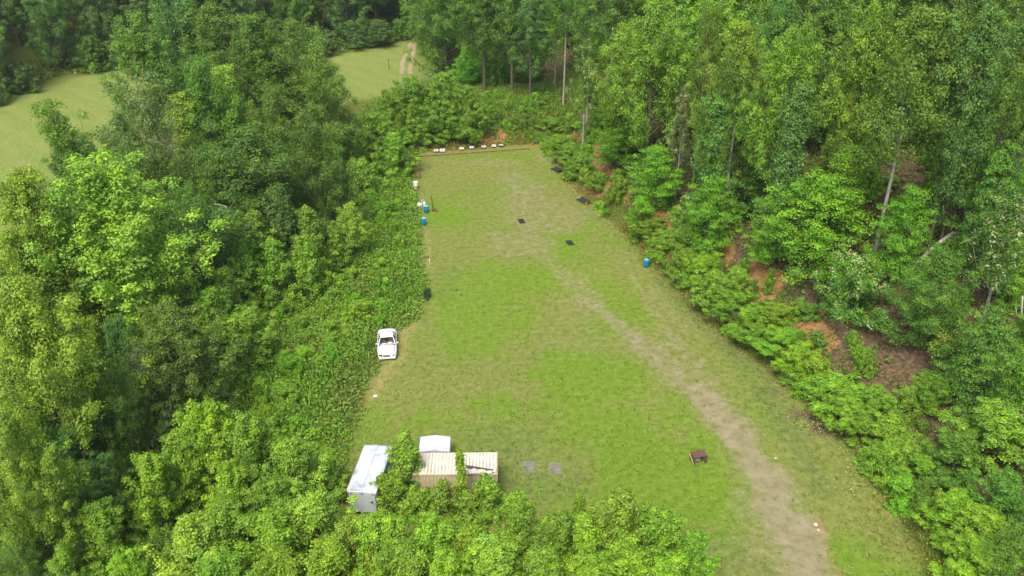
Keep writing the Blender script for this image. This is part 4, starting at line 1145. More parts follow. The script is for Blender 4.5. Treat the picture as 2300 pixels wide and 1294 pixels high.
for k in range(3): MB().box((.72, 1.4 + .38 * k, TZ1 + .045), (.07, .06, .04)).build('roof_clip', M_GREYTRIM, rf, .006)
hd = MB().box((0, -TL / 2 - .02, TZ1 - .20), (TW - .02, .07, .13)).build('rear_header', M_WHITE, trl, .01)
for k in (-1, 0, 1): MB().box((k * .13, -TL / 2 - .062, TZ1 - .17), (.085, .02, .035)).build('marker_light', M_RED, hd, .004)
dr_ = MB().box((0, -TL / 2 - .005, (TZ0 + TZ1 - .3) / 2), (TW - .22, .06, TZ1 - .32 - TZ0)).build('ramp_door', M_TRAILER2, trl, .015)
for sx in (-.78, 0, .78): MB().box((sx, -TL / 2 - .045, TZ1 - .33), (.16, .03, .06)).build('hinge', M_GREYTRIM, dr_, .004)
MB().box((.72, -TL / 2 - .045, 1.45), (.05, .03, .30)).box((.62, -TL / 2 - .045, 1.45), (.22, .03, .04)).build('latch', M_DARK, dr_, .004)
for sx in (-1, 1):
    MB().box((sx * (TW / 2 - .05), -TL / 2 + .01, (TZ0 + TZ1 - .2) / 2), (.09, .08, TZ1 - .25 - TZ0)).build('corner_post', M_GREYTRIM, trl, .008)
    MB().box((sx * (TW / 2 - .05), -TL / 2 - .045, .72), (.08, .03, .16)).build('tail_light', M_RED, trl, .006)
    for k in (-.4, .4):
        w = MB().lathe([(.10, -.10), (.30, -.10), (.335, -.06), (.335, .06), (.30, .10), (.10, .10)], 24).build('wheel', M_BLACK, trl)
        w.rotation_euler = (0, math.pi / 2, 0); w.location = (sx * (TW / 2 + .02), k, .335)
        MB().lathe([(.0, .04), (.16, .05), (.19, .085), (.0, .085)], 20).build('rim', M_GREYP, w)
    MB().prism([(-.85, .50), (-.80, .74), (-.6, .82), (.6, .82), (.80, .74), (.85, .50), (.78, .50), (.74, .70), (.58, .76), (-.58, .76), (-.74, .70), (-.78, .50)], 0, sx * (TW / 2 + .002) - (.0 if sx > 0 else .16), sx * (TW / 2 + .002) + (.16 if sx > 0 else 0)).build('fender', M_GREYP, trl)
MB().tube([(-.6, TL / 2 - .1, .45), (0, TL / 2 + 1.1, .45)], .05, 8).tube([(.6, TL / 2 - .1, .45), (0, TL / 2 + 1.1, .45)], .05, 8).tube([(0, TL / 2 + 1.0, .03), (0, TL / 2 + 1.0, .6)], .035, 8).box((0, TL / 2 + 1.18, .47), (.1, .22, .09)).build('tow_bar', M_GREYTRIM, trl)

# ------------------------------------------------------------------ small white gabled shed behind the container
shd = tag(empty('storage_shed', (-5.88, 53.35, T(-5.88, 53.35)), R(1)), 'low white box shed with a shallow gabled lid right behind the container', 'shed')
MB().box((0, 0, .72), (2.16, 1.66, 1.32)).build('wall', M_TRAILER2, shd, .02)
MB().box((0, 0, .05), (2.24, 1.72, .10)).build('base_skid', M_OLDWOOD, shd, .01)
MB().prism([(-1.16, 1.42), (1.16, 1.42), (1.16, 1.46), (.09, 1.62), (-.09, 1.62), (-1.16, 1.46)], 1, -.90, .90).build('roof', M_SHED, shd, .02)
m = MB()
for sx in (-1, 1): m.box((sx * 1.20, 0, 1.40), (.05, 1.92, .09))
m.box((0, -.93, 1.39), (2.44, .04, .10)).box((0, .93, 1.39), (2.44, .04, .10))
m.build('roof_rim', M_GREYTRIM, shd, .006)
MB().box((0, -.843, .70), (.86, .03, 1.14)).build('door', M_TRAILER, shd, .01)
MB().box((1.10, -.2, 1.05), (.05, .12, .14)).build('wall_lamp', M_WHITE, shd, .01)

# ------------------------------------------------------------------ paving slabs
for i, (px, py, lb) in enumerate(((1187.5, 1049, 'grey square paver set in the turf, nearer to the container'), (1246, 1053, 'grey square paver set in the turf, farther from the container'))):
    x, y = at(px, py)
    s_ = MB().box((0, 0, 0), (.96, 1.3, .07)).build('paving_slab', M_SLAB, None, .012)
    s_.location = (x, y, T(x, y) - .012); s_.rotation_euler = (0, 0, R(-2 + 3 * i)); tag(s_, lb, 'paving slab', 'grey pavers beside the container')

# ------------------------------------------------------------------ shooting bench
bx0, by0 = 14.25, 53.05
tb = tag(empty('wooden_table', (bx0, by0, T(bx0, by0)), R(14)), 'red-brown wooden table with panel legs standing beside the gravel track', 'table')
MB().box((0, 0, .74), (1.14, .74, .05)).build('tabletop', M_TABLE, tb, .01)
for sx in (-1, 1):
    for sy in (-1, 1):
        MB().box((sx * .47, sy * .29, .357), (.13, .09, .715)).build('leg', M_TABLE, tb, .008)
MB().box((-.47, 0, .62), (.05, .50, .16)).box((.47, 0, .62), (.05, .50, .16)).box((0, .31, .62), (.80, .04, .14)).build('apron', M_TABLE, tb, .006)
bxz = tag(empty('white_box', (bx0 - .12, by0 - .02, T(bx0, by0)), R(14)), 'small pale box on short legs under the wooden table', 'box')
MB().box((0, 0, .30), (.42, .34, .10)).build('lid', M_GREYP, bxz, .012)
MB().box((0, .02, .17), (.38, .28, .15)).build('body', M_GREYTRIM, bxz, .008)
for sx in (-1, 1):
    for sy in (-1, 1): MB().box((sx * .18, sy * .14, .06), (.03, .03, .12)).build('leg', M_GREYP, bxz)
x0, y0 = at(1549, 1019, .78); x1, y1 = at(1559.5, 1049, 0)
z1 = T(x1, y1)
tag(MB().tube([(x0, y0, .80), ((x0 + x1) / 2, (y0 + y1) / 2, .41), (x1, y1, z1)], [.026, .03, .028], 8).build('wooden_pole', M_PALEWOOD), 'pale thin pole leaning against the left side of the wooden table', 'pole')

# ------------------------------------------------------------------ white sedan
car = tag(empty('sedan_car', (-11.5, 69.0, T(-11.5, 69.0) - .03), R(7)), 'abandoned white sedan with its windscreen gone, nosed into the weeds', 'car')
# body: cross sections along y (front at -2.2, rear at 2.25)
def section(y, hw, zb, zs, zt, nar=.86):
    half = [(hw * .80, zb), (hw * .97, zb + .06), (hw, (zb + zs) / 2), (hw * .985, zs - .08), (hw * nar, zs), (hw * .5, zt), (0, zt + .012)]
    return [(x_, y, z_) for x_, z_ in half] + [(-x_, y, z_) for x_, z_ in half[-2::-1]]
def loft(secs, closed=True):
    n = len(secs[0]); V = [p_ for s_ in secs for p_ in s_]
    F = [(i * n + k, i * n + k + 1, (i + 1) * n + k + 1, (i + 1) * n + k) for i in range(len(secs) - 1) for k in range(n - 1)]
    F += [(i * n + n - 1, i * n, (i + 1) * n, (i + 1) * n + n - 1) for i in range(len(secs) - 1)]
    F += [tuple(range(n))[::-1], tuple((len(secs) - 1) * n + k for k in range(n))]
    return V, F
m = MB()
V, F = loft([section(-2.02, .76, .28, .62, .66), section(-1.85, .83, .24, .70, .74), section(-1.3, .875, .22, .78, .83), section(-.80, .885, .22, .83, .90), section(-.72, .885, .22, .84, .90)])
m.add(V, F, True)
V, F = loft([section(1.35, .885, .22, .88, .93), section(1.8, .865, .24, .88, .94), section(2.12, .82, .30, .84, .90), section(2.22, .76, .40, .74, .78)])
m.add(V, F, True)
for sx in (-1, 1):      # sills and lower doors between the axles
    pts = [(sx * .70, .22), (sx * .86, .28), (sx * .885, .52), (sx * .875, .78), (sx * .80, .86), (sx * .77, .84), (sx * .80, .5)]
    m.prism(pts, 1, -.72, 1.35)
m.box((0, .315, .26), (1.45, 2.07, .08))
m.build('body', M_WHITE, car)
hd_ = MB()
V, F = loft([[(.70 - .06 * k, y_, z_ + .014 * k) for k in range(0, 5)] + [(-.46 + -.06 * k, y_, z_ + .056 - .014 * k) for k in range(0, 5)] for y_, z_ in ((-1.93, .735), (-1.5, .80), (-1.0, .875), (-.78, .905))])
hd_.add(V, F, True).build('hood', M_WHITE, car)
rs = MB()
def rsec(y, hw, z): return [(hw, y, z - .07), (hw * .93, y, z - .015), (hw * .5, y, z + .02), (0, y, z + .028), (-hw * .5, y, z + .02), (-hw * .93, y, z - .015), (-hw, y, z - .07), (-hw * .9, y, z - .09), (hw * .9, y, z - .09)]
V, F = loft([rsec(-.02, .585, 1.34), rsec(.35, .60, 1.385), rsec(.8, .595, 1.38), rsec(1.05, .57, 1.33)])
rs.add(V, F, True)
for sx in (-1, 1):
    rs.tube([(sx * .575, 0, 1.30), (sx * .77, -.74, .88)], [.045, .05], 8)            # windscreen pillars
    rs.tube([(sx * .60, .55, 1.32), (sx * .80, .58, .86)], .045, 8)
    rs.add([(sx * .57, 1.0, 1.29), (sx * .55, 1.0, 1.29), (sx * .76, 1.55, .90), (sx * .80, 1.55, .88), (sx * .60, .82, 1.30), (sx * .57, .82, 1.30), (sx * .78, 1.18, .90), (sx * .82, 1.18, .88)], [(0, 1, 2, 3), (4, 7, 6, 5), (0, 3, 7, 4), (1, 5, 6, 2), (0, 4, 5, 1), (3, 2, 6, 7)])
roof = rs.build('roof', M_WHITE, car)
MB().box((.06, .34, 1.415), (.18, .05, .02), R(8)).build('roof_dent', M_GREYTRIM, roof)
for sx in (-1, 1):
    MB().add([(sx * .618, .02, 1.275), (sx * .635, .50, 1.30), (sx * .80, .52, .885), (sx * .80, -.60, .885), (sx * .598, .02, 1.275), (sx * .615, .50, 1.30), (sx * .78, .52, .885), (sx * .78, -.60, .885)], [(0, 1, 2, 3), (7, 6, 5, 4), (0, 4, 5, 1), (1, 5, 6, 2), (2, 6, 7, 3), (3, 7, 4, 0)]).build('side_window', M_GLASS, car)
    MB().add([(sx * .635, .60, 1.30), (sx * .60, .84, 1.275), (sx * .80, 1.12, .885), (sx * .80, .64, .885), (sx * .615, .60, 1.30), (sx * .58, .84, 1.275), (sx * .78, 1.12, .885), (sx * .78, .64, .885)], [(0, 1, 2, 3), (7, 6, 5, 4), (0, 4, 5, 1), (1, 5, 6, 2), (2, 6, 7, 3), (3, 7, 4, 0)]).build('side_window', M_GLASS, car)
    MB().box((sx * .97, -.50, .93), (.18, .10, .13), R(sx * 8)).build('wing_mirror', M_WHITE, car, .03)
    for y_ in (-1.32, 1.32):
        w = MB().lathe([(.12, -.10), (.28, -.10), (.315, -.07), (.315, .07), (.28, .10), (.12, .10)], 24).build('wheel', M_BLACK, car)
        w.rotation_euler = (0, math.pi / 2, 0); w.location = (sx * .80, y_, .315)
        MB().lathe([(0, .05), (.17, .06), (.20, .102), (0, .095)] if sx > 0 else [(0, -.095), (.20, -.102), (.17, -.06), (0, -.05)], 20).build('rim', M_GREYP, w)
MB().add([(-.53, 1.06, 1.30), (.53, 1.06, 1.30), (.72, 1.52, .94), (-.72, 1.52, .94), (-.53, 1.08, 1.285), (.53, 1.08, 1.285), (.72, 1.50, .92), (-.72, 1.50, .92)], [(0, 1, 2, 3), (7, 6, 5, 4), (0, 4, 5, 1), (1, 5, 6, 2), (2, 6, 7, 3), (3, 7, 4, 0)]).build('rear_window', M_GLASS, car)
MB().box((0, -.70, .885), (1.50, .07, .035)).build('cowl', M_DARK, car, .01)
MB().box((0, -.48, .74), (1.46, .40, .16)).build('dashboard', M_GREYP, car, .05)
MB().box((.30, -.30, .84), (.36, .22, .10), R(15)).box((-.25, -.42, .84), (.40, .16, .06), R(-6)).build('torn_trim', M_CREAM, car, .03)
for sx in (-1, 1):
    s_ = MB().box((sx * .37, .25, .45), (.50, .50, .16)).box((sx * .37, .52, .78), (.48, .14, .62), 0, R(-12)).build('seat', M_SEAT, car, .05)
    MB().box((sx * .37, .60, 1.14), (.26, .09, .16)).build('headrest', M_SEAT, s_, .03)
st = MB()
st.tube([(.37 + .17 * math.cos(a_), -.20 + .06 * math.sin(a_), .92 + .16 * math.sin(a_)) for a_ in np.linspace(0, 2 * math.pi, 20)], .016, 6)
st.tube([(.37, -.20, .92), (.37, -.40, .80)], .03, 6).build('steering_wheel', M_DARK, car)
MB().box((0, -2.06, .36), (1.50, .14, .20)).box((0, -2.02, .25), (1.3, .12, .06)).build('front_bumper', M_WHITE, car, .05)
MB().box((-.06, -2.04, .56), (.60, .10, .13)).build('grille_opening', M_BLACK, car, .02)
for sx in (-1, 1): MB().box((sx * .58, -1.99, .60), (.34, .12, .13), R(sx * 14)).build('headlight', M_GREYP if sx > 0 else M_DARK, car, .03)
for sx in (-1, 1): MB().box((sx * .60, 2.21, .70), (.32, .08, .14)).build('tail_light', M_RED, car, .02)

# ------------------------------------------------------------------ drums
def drum(px, py, label):
    x, y = at(px, py)
    d_ = tag(empty('plastic_drum', (x, y, T(x, y)), random.random()), label, 'drum', 'blue plastic drums standing on the turf')
    MB().lathe([(0, 0), (.27, 0), (.285, .02), (.285, .26), (.298, .28), (.298, .31), (.285, .33), (.285, .55), (.298, .57), (.298, .60), (.285, .62), (.285, .84), (.28, .87), (.255, .885), (.25, .86), (0, .86)], 28).build('body', M_BLUE, d_)
    l_ = MB().lathe([(.26, .868), (.275, .868), (.275, .895), (.25, .90), (0, .90)], 28).build('lid', M_BLUELID, d_)
    for s_ in (-1, 1): MB().lathe([(0, .90), (.035, .90), (.03, .925), (0, .925)], 10, (s_ * .15, 0, 0)).build('bung', M_BLUE, l_)
M_BLUELID = simple('light_blue_plastic', [(.3, (.16, .40, .60)), (.7, (.26, .52, .70))], 3, .4)  # lighter blue than the drum bodies
drum(1451.5, 600, 'blue drum standing alone at the right side of the turf')
drum(957.5, 477.5, 'blue drum beside the angled brown post and white debris')
drum(952.5, 505, 'blue drum below the other one on the left turf edge')

# traffic barrel with a white tub on it
x, y = at(934, 426)
bar = tag(empty('traffic_barrel', (x, y, T(x, y))), 'orange and white banded barrel under a white tub at the left turf edge', 'barrel')
pr = [(0, 0), (.20, 0), (.21, .16), (.225, .17), (.235, .33), (.25, .34), (.26, .50), (.27, .51), (.28, .62), (0, .62)]
for z0, z1, mt in ((0, .165, M_ORANGE), (.165, .335, M_CREAM), (.335, .505, M_ORANGE), (.505, .64, M_WHITE)):
    r_a = .20 + .13 * z0; r_b = .20 + .13 * z1
    MB().lathe([(0, z0 + .001), (r_a, z0 + .001), (r_b, z1), (0, z1)], 22).build('band', mt, bar)
MB().lathe([(.0, .0), (.33, .0), (.33, .035), (0, .035)], 22).build('base', M_BLACK, bar)
tub = tag(empty('white_tub', (x, y, T(x, y) + .642)), 'white lidded tub with a blue spot on top of the banded barrel', 'tub')
MB().box((0, 0, .20), (.52, .46, .40), 0, 0, 0, 1.06).build('body', M_WHITE, tub, .04)
MB().box((0, 0, .425), (.60, .52, .05)).build('lid', M_WHITE, tub, .02)
MB().box((-.22, -.26, .27), (.2, .03, .14)).build('handle', M_BLUELID, tub, .01)

# white jugs and a broken chair beside the drum
for k, (px, py, lb, sc_) in enumerate(((941, 464, 'white plastic jug at the left of the debris by the blue drum', 1.0), (946, 463, 'white plastic jug in the middle of the debris by the blue drum', .85), (953.5, 461.5, 'white plastic jug closest to the blue drum', 1.0))):
    x, y = at(px, py)
    j_ = tag(empty('plastic_jug', (x, y, T(x, y)), k * 1.3), lb, 'jug', 'white jugs beside the blue drum')
    j_.scale = (sc_ * 1.2,) * 3
    MB().lathe([(0, 0), (.14, 0), (.16, .03), (.16, .26), (.12, .36), (.05, .41), (.05, .45), (0, .45)], 18).build('body', M_WHITE, j_)
    MB().lathe([(0, .45), (.055, .45), (.055, .49), (0, .49)], 12).build('cap', M_WHITE, j_)
    MB().tube([(.05, 0, .42), (.15, 0, .42), (.16, 0, .30)], .018, 6).build('handle', M_WHITE, j_)
x, y = at(948.5, 459)
tag(MB().tube([(x, y, T(x, y)), (x - .05, y, .45), (x - .12, y, .78)], [.03, .03, .02], 7).tube([(x - .05, y, .45), (x + .22, y, .66)], [.025, .015], 6).build('white_stake', M_WHITE), 'bent white stake sticking up behind the white jugs', 'stake')

# target stands
x, y = at(939, 399)
ts = tag(empty('target_stand', (x, y, T(x, y)), R(0)), 'brown wooden X-braced target stand beyond the banded barrel', 'target stand')
for sx in (-.22, .22): MB().box((sx, 0, 1.0), (.09, .09, 2.0), 0, 0, R(-sx * 12)).build('post', M_RUSTWOOD, ts)
MB().box((0, .055, 1.05), (.06, .03, 1.3), 0, 0, R(20)).box((0, .09, 1.05), (.06, .03, 1.3), 0, 0, R(-20)).build('cross_brace', M_RUSTWOOD, ts)
for sx in (-.22, .22): MB().box((sx, -.35, .35), (.07, .08, 1.0), 0, R(-45)).build('strut', M_RUSTWOOD, ts)
MB().box((-.35, 0, .30), (.09, .08, .85), 0, 0, R(40)).box((0, -.1, .06), (.9, .10, .10)).build('foot', M_RUSTWOOD, ts)
x, y = at(971.5, 475)
ts = tag(empty('braced_post', (x, y, T(x, y)), R(-14)), 'tall brown post with an angled brace beside the blue drum', 'post')
MB().box((0, 0, 1.0), (.10, .10, 2.0), 0, 0, R(-4)).build('post', M_RUSTWOOD, ts)
MB().box((.26, 0, .40), (.08, .07, .95), 0, 0, R(-42)).box((.30, .0, .16), (.72, .08, .09), 0, 0, R(6)).build('strut', M_RUSTWOOD, ts)
MB().box((0, .3, .05), (.10, .8, .10)).build('foot', M_RUSTWOOD, ts)
x, y = at(921.5, 389)
tag(MB().tube([(x, y, T(x, y)), (x + .02, y, .7), (x + .10, y, 1.45)], [.03, .028, .02], 7).build('thin_stake', M_OLDWOOD), 'thin dark stake under the bushy tree at the far left turf edge', 'stake')
x, y = at(966, 597)
tag(MB().tube([(x, y, T(x, y)), (x - .06, y + .05, .85)], [.022, .02], 7).build('white_stake', M_WHITE), 'short white stake at the left turf edge above the dark shrub', 'stake')
x, y = at(959, 578)
b_ = MB().box((0, 0, .05), (.55, .5, .05), R(20)).build('board', M_RUSTWOOD, None, .01); b_.location = (x, y, T(x, y)); tag(b_, 'small reddish board lying beside the short white stake', 'board')

# rubber mats and cones
for px, py, lb in ((1171.5, 497.5, 'flat black rubber mat nearest the middle of the turf'), (1280, 546, 'flat black rubber mat above the long tan wear marks, right of the first')):
    x, y = at(px, py)
    m_ = MB().box((0, 0, .02), (.75, 1.28, .03)).build('rubber_mat', M_BLACK, None, .008); m_.location = (x, y, T(x, y) + .005); m_.rotation_euler = (0, 0, R(16)); tag(m_, lb, 'mat', 'black rubber mats on the range')
    m_.data.transform(Matrix.Shear('XY', 4, (0, 0)))
for px, py, w_, l_, lb, tilt in ((1311, 454, .9, 2.0, 'curled black rubber mat lying by the orange cone at the right turf edge', .35), (1251, 384, .85, 1.9, 'crumpled black rubber mat at the far right turf edge', .45)):
    x, y = at(px, py)
    V = []; nu, nv = 14, 7
    for i in range(nu):
        for j in range(nv):
            u, v = i / (nu - 1), j / (nv - 1)
            V.append(((v - .5) * w_ + .12 * math.sin(u * 5), (u - .5) * l_, .06 + tilt * max(0, .5 - u) ** 1.5 * 1.6 + .10 * math.sin(u * 7 + v * 4) ** 2 + tilt * .5 * v * v))
    k0 = len(V); V += [(a_, b_2, c_ - .03) for a_, b_2, c_ in V]
    F = []
    for i in range(nu - 1):
        for j in range(nv - 1):
            q0 = i * nv + j; F += [(q0, q0 + 1, q0 + nv + 1, q0 + nv), (k0 + q0, k0 + q0 + nv, k0 + q0 + nv + 1, k0 + q0 + 1)]
    for i in range(nu - 1):
        F += [(i * nv, (i + 1) * nv, k0 + (i + 1) * nv, k0 + i * nv), (i * nv + nv - 1, k0 + i * nv + nv - 1, k0 + (i + 1) * nv + nv - 1, (i + 1) * nv + nv - 1)]
    for j in range(nv - 1):
        e0 = (nu - 1) * nv; F += [(j, k0 + j, k0 + j + 1, j + 1), (e0 + j, e0 + j + 1, k0 + e0 + j + 1, k0 + e0 + j)]
    m_ = MB().add(V, F, True).build('rubber_mat', M_BLACK); m_.location = (x, y, T(x, y)); m_.rotation_euler = (0, 0, R(22)); tag(m_, lb, 'mat')
for px, py, lb, lie in ((1271, 410, 'small orange cone standing at the far right turf edge', False), (1317.5, 460, 'orange cone leaning on the curled black mat', True), (1196, 327, 'little orange cone at the right end of the dirt strip', False)):
    x, y = at(px, py)
    c_ = tag(empty('traffic_cone', (x, y, T(x, y)), .3), lb, 'cone', 'orange cones')
    if lie: c_.rotation_euler = (R(25), R(18), 0); c_.location.z += .12
    MB().lathe([(0, .03), (.15, .03), (.035, .50), (.025, .52), (0, .52)], 18).build('cone', M_ORANGE, c_)
    MB().box((0, 0, .017), (.40, .40, .034)).build('base', M_ORANGE, c_, .008)

# white target tables in front of the berm
TT = [(979.5, 342, 'leftmost', .95, M_CREAM, 0), (993.5, 341.5, 'second from left, sagging', 1.05, M_CREAM, 12), (1037, 337.5, 'third from left, dark hole', .85, M_CREAM, 0), (1059.5, 335, 'fourth from the left, cleanest white', .85, M_WHITE, 0),
      (1086.5, 333.5, 'third from the right, bluish white', .9, M_TRAILER, 0), (1109, 331.5, 'second from right, stained cream', .85, M_CREAM, 4), (1125.5, 330, 'rightmost, tilted towards the turf', .9, M_WHITE, -14)]
for px, py, lb, w_, mt, tl in TT:
    x, y = hit(px, py)
    t_ = tag(empty('target_table', (x, y, T(x, y)), R(random.uniform(-6, 6))), 'low square target table on the dirt strip, ' + lb, 'target table', 'white target tables in front of the berm')
    MB().box((0, 0, .30), (w_ * .74, .66, .04), 0, R(tl + 6)).build('board', mt, t_, .01)
    MB().box((.02, -.04, .323), (.22, .13, .02), R(10), R(tl + 6)).build('target_hole', M_OLDWOOD if mt is M_CREAM else M_GREYP, t_)
    for sx in (-1, 1):
        for sy in (-1, 1): MB().box((sx * (w_ * .39 - .07), sy * .26, .13), (.05, .05, .32)).build('leg', M_OLDWOOD, t_)
# edging board of the dirt strip
for (p0, p1, lb) in (((935, 352.5), (1078, 342.5), 'long weathered edging board along the left part of the dirt strip'), ((1080, 342), (1190, 334.5), 'weathered edging board along the right part of the dirt strip')):
    x0, y0 = at(*p0); x1, y1 = at(*p1)
    e_ = MB().box((0, 0, .03), (math.hypot(x1 - x0, y1 - y0), .10, .13)).build('edging_board', M_OLDWOOD, None, .01)
    e_.location = ((x0 + x1) / 2, (y0 + y1) / 2, T((x0 + x1) / 2, (y0 + y1) / 2)); e_.rotation_euler = (0, 0, math.atan2(y1 - y0, x1 - x0)); tag(e_, lb, 'board', 'edging boards of the dirt strip')
# broken white board and stick at the left end of the strip
x, y = at(920, 353)
wb = tag(empty('broken_board', (x, y, T(x, y)), R(20)), 'broken white boards lying at the left end of the dirt strip', 'board')
MB().box((-.15, 0, .10), (1.1, .35, .06), R(8), R(8), R(-6)).build('white_plank', M_WHITE, wb, .01)
MB().box((.55, .1, .16), (.8, .14, .05), R(-4), 0, R(-10)).build('brown_plank', M_OLDWOOD, wb, .01)
x, y = hit(1203, 325)
tag(MB().tube([(x - .4, y, T(x, y) + .1), (x, y + .1, T(x, y) + .42), (x + .5, y, T(x, y) + .12)], [.09, .12, .06], 8).tube([(x, y + .1, T(x, y) + .35), (x + .1, y + .2, T(x, y) + .8)], [.06, .03], 6).build('wood_stump', M_OLDWOOD), 'dark broken stump at the right end of the dirt strip', 'stump')
# odds and ends
x, y = at(843, 891)
l_ = MB().box((0, 0, .05), (.32, .2, .05), R(30), R(14)).build('scrap_of_paper', M_WHITE, None, .01); l_.location = (x, y, T(x, y)); tag(l_, 'white scrap lying on the turf edge below the car', 'litter')
for px, py, s_, lb in ((1832, 1178, .17, 'white stone on the clay rim of the track, upper one'), (1838, 1190, .12, 'small white stone on the clay rim of the track, lower one'), (1742, 1030, .10, 'pale stone at the right edge of the gravel track beside the table')):
    x, y = at(px, py)
    bmr = bmesh.new(); bmesh.ops.create_icosphere(bmr, subdivisions=2, radius=s_)
    for v_ in bmr.verts: v_.co *= random.uniform(.78, 1.15); v_.co.z *= .6
    me = bpy.data.meshes.new('stone'); bmr.to_mesh(me); bmr.free()
    o_ = link('stone', me, M_PALEWOOD); o_.location = (x, y, T(x, y) + s_ * .3); tag(o_, lb, 'stone', 'pale stones along the track')
x, y = hit(874, 156)
tag(MB().tube([(x, y, T(x, y)), (x, y, T(x, y) + 1.9)], .05, 8).box((x, y, T(x, y) + 1.75), (.22, .10, .24)).build('meadow_post', M_OLDWOOD), 'thin dark post standing in the far meadow left of the two-track', 'post')
# bare and dead wood
def limb(pts, rad, name, label, cat, mat, branches=()):
    P0 = []
    for (px, py, hh) in pts:
        x, y = hit(px, py, hh); P0.append((x, y, T(x, y) + hh))
    m_ = MB().tube(P0, rad, 8)
    for b_3 in branches:
        Q = []
        for (px, py, hh) in b_3: x, y = hit(px, py, hh); Q.append((x, y, T(x, y) + hh))
        m_.tube(Q, [rad[-1] * 1.1] + [rad[-1] * .6] * (len(Q) - 1), 6)
    return tag(m_.build(name, mat), label, cat)


def upright(px, py, h, r_, lean, name, label, mat, forks=()):
    """a trunk rising from the ground point the photo shows"""
    x, y = hit(px, py); z = T(x, y) - .2
    m_ = MB().tube([(x, y, z), (x + lean * .3, y, z + h * .35), (x + lean * .55, y + .1, z + h * .7), (x + lean, y, z + h)], [r_ * 1.2, r_, r_ * .8, r_ * .5], 9)
    for (f_, dx, dz) in forks:
        m_.tube([(x + lean * f_, y, z + h * f_), (x + lean * f_ + dx * .6, y - .1, z + h * f_ + dz * .4), (x + lean * f_ + dx, y - .1, z + h * f_ + dz)], [r_ * .45, r_ * .3, r_ * .12], 6)
    return tag(m_.build(name, mat), label, 'dead tree')


x, y = hit(2052, 612); x2, y2 = hit(2122, 560)
z0 = T(x, y); z2 = T(x2, y2)
tag(MB().tube([(x - .6, y - .6, z0 - .1), (x, y, z0 + .9), ((x + x2) / 2, (y + y2) / 2 - .3, (z0 + z2) / 2 + 1.6), (x2, y2 - .6, z2 + 1.9), (x2 + 1.3, y2, z2 + 1.4)], [.13, .16, .17, .18, .2], 9).build('fallen_trunk', M_DEAD), 'curved grey dead trunk leaning across the right slope', 'tree trunk')
upright(2290, 745, 9, .22, .3, 'bare_tree', 'dark straight trunk at the right edge above the litter slope', M_BARK)
upright(2283, 790, 5.2, .09, -.9, 'bare_tree', 'thin crooked pale snag at the right edge beside the dark trunk', M_DEAD, ((.6, -.7, 1.2),))
upright(2205, 560, 6, .1, .2, 'bare_tree', 'thin bare branching trunk below the cream-flowered right edge tree', M_DEAD, ((.5, .9, 1.0), (.75, -.8, 1.2)))
upright(1620, 520, 12, .20, .0, 'bare_tree', 'pale straight trunk standing at the clay bank rim', M_PALE)
upright(1337, 285, 3.0, .09, 0, 'bare_tree', 'short broken pale trunk at the far end of the clay bank', M_DEAD)
upright(1370, 265, 13, .14, -.3, 'bare_tree', 'slim grey trunk pair left one behind the layered trees', M_PALE)
upright(1380, 262, 12, .11, .2, 'bare_tree', 'slim grey trunk pair right one behind the layered trees', M_PALE)
limb([(427, 575, 5.5), (432, 556, 6.5), (426, 540, 7.4), (428, 524, 8.4)], [.10, .08, .06, .03], 'dead_branch', 'forked white dead branch sticking out right of the huge domed tree', 'branch', M_DEAD, [[(427, 572, 5.6), (445, 575, 5.4), (457, 570, 5.7), (457, 560, 6.2)]])
limb([(517, 482, 9.0), (508, 465, 9.8), (495, 460, 10.2), (480, 458, 10.4)], [.10, .08, .05, .03], 'dead_branch', 'grey dead branch behind the cluster of young saplings', 'branch', M_DEAD, [[(512, 470, 9.5), (522, 460, 10), (526, 450, 10.5)]])
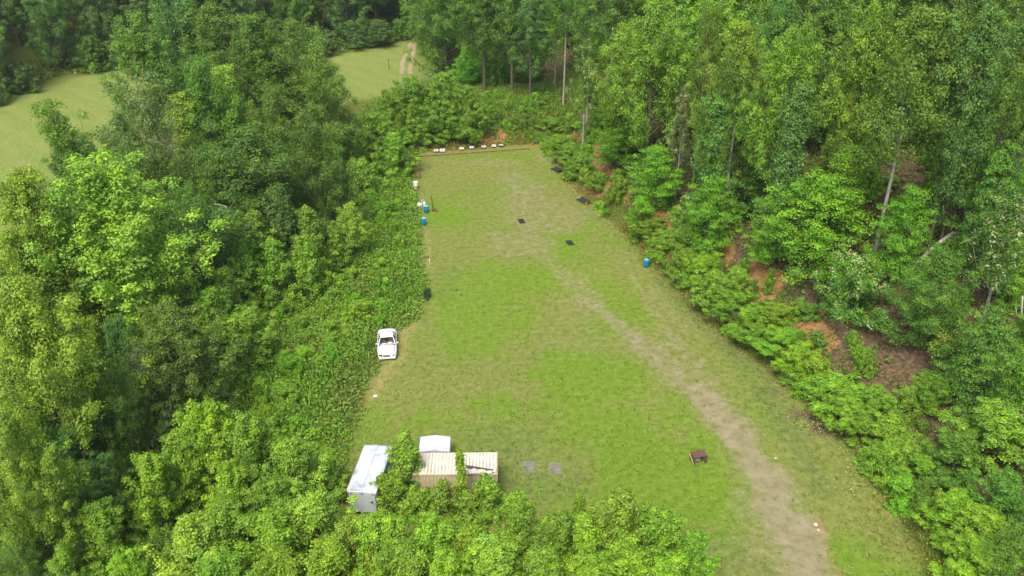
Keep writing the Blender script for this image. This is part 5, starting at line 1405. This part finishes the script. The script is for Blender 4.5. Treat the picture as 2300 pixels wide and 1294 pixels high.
# ------------------------------------------------------------------ sky, sun, camera
w = bpy.data.worlds.new('World'); scene.world = w; w.use_nodes = True
nt = w.node_tree
sky = nt.nodes.new('ShaderNodeTexSky'); sky.sky_type = 'NISHITA'; sky.sun_disc = False
SUN_EL, SUN_AZ = R(58), R(200)          # azimuth measured from +Y (away from the camera) clockwise
sky.sun_elevation = SUN_EL; sky.sun_rotation = SUN_AZ
sky.air_density = 1.0; sky.dust_density = 4.0; sky.ozone_density = 1.0
bg = nt.nodes['Background']; bg.inputs['Strength'].default_value = .16
nt.links.new(sky.outputs[0], bg.inputs['Color'])
L = bpy.data.lights.new('sun', 'SUN'); L.energy = 1.95; L.angle = R(24); L.color = (1, .965, .90)
so = bpy.data.objects.new('sun', L); COL.objects.link(so)
dirv = Vector((math.sin(SUN_AZ) * math.cos(SUN_EL), math.cos(SUN_AZ) * math.cos(SUN_EL), math.sin(SUN_EL)))
so.rotation_euler = dirv.to_track_quat('Z', 'Y').to_euler(); so.location = (0, 0, 90)

hz = MB().box((0, 150, 55), (760, 760, 138)).build('haze', None)
hm = bpy.data.materials.new('haze_air'); hm.use_nodes = True
hn = hm.node_tree; hn.nodes.remove(hn.nodes['Principled BSDF'])
pv = hn.nodes.new('ShaderNodeVolumePrincipled'); pv.inputs['Density'].default_value = .00011; pv.inputs['Color'].default_value = (.86, .92, .95, 1)
hn.links.new(pv.outputs[0], hn.nodes['Material Output'].inputs['Volume']); hz.data.materials.append(hm)
tag(hz, 'faint bluish summer haze over the valley', 'haze', kind='stuff')

cd = bpy.data.cameras.new('camera'); co = bpy.data.objects.new('camera', cd); COL.objects.link(co)
co.location = (0, 0, CAM_H); co.rotation_euler = (math.pi / 2 - PITCH, 0, 0)
cd.sensor_fit = 'HORIZONTAL'; cd.sensor_width = 36.0; cd.lens = 36.0 * FPX / PW
cd.clip_start = .5; cd.clip_end = 6000
EXPO = 0.7
scene.camera = co
vs = scene.view_settings; vs.view_transform = 'Standard'; vs.look = 'None'; vs.exposure = EXPO; vs.gamma = 1; vs.use_curve_mapping = False
cy = scene.cycles
cy.max_bounces = 6; cy.diffuse_bounces = 3; cy.glossy_bounces = 2; cy.transmission_bounces = 3; cy.transparent_max_bounces = 4; cy.volume_bounces = 1
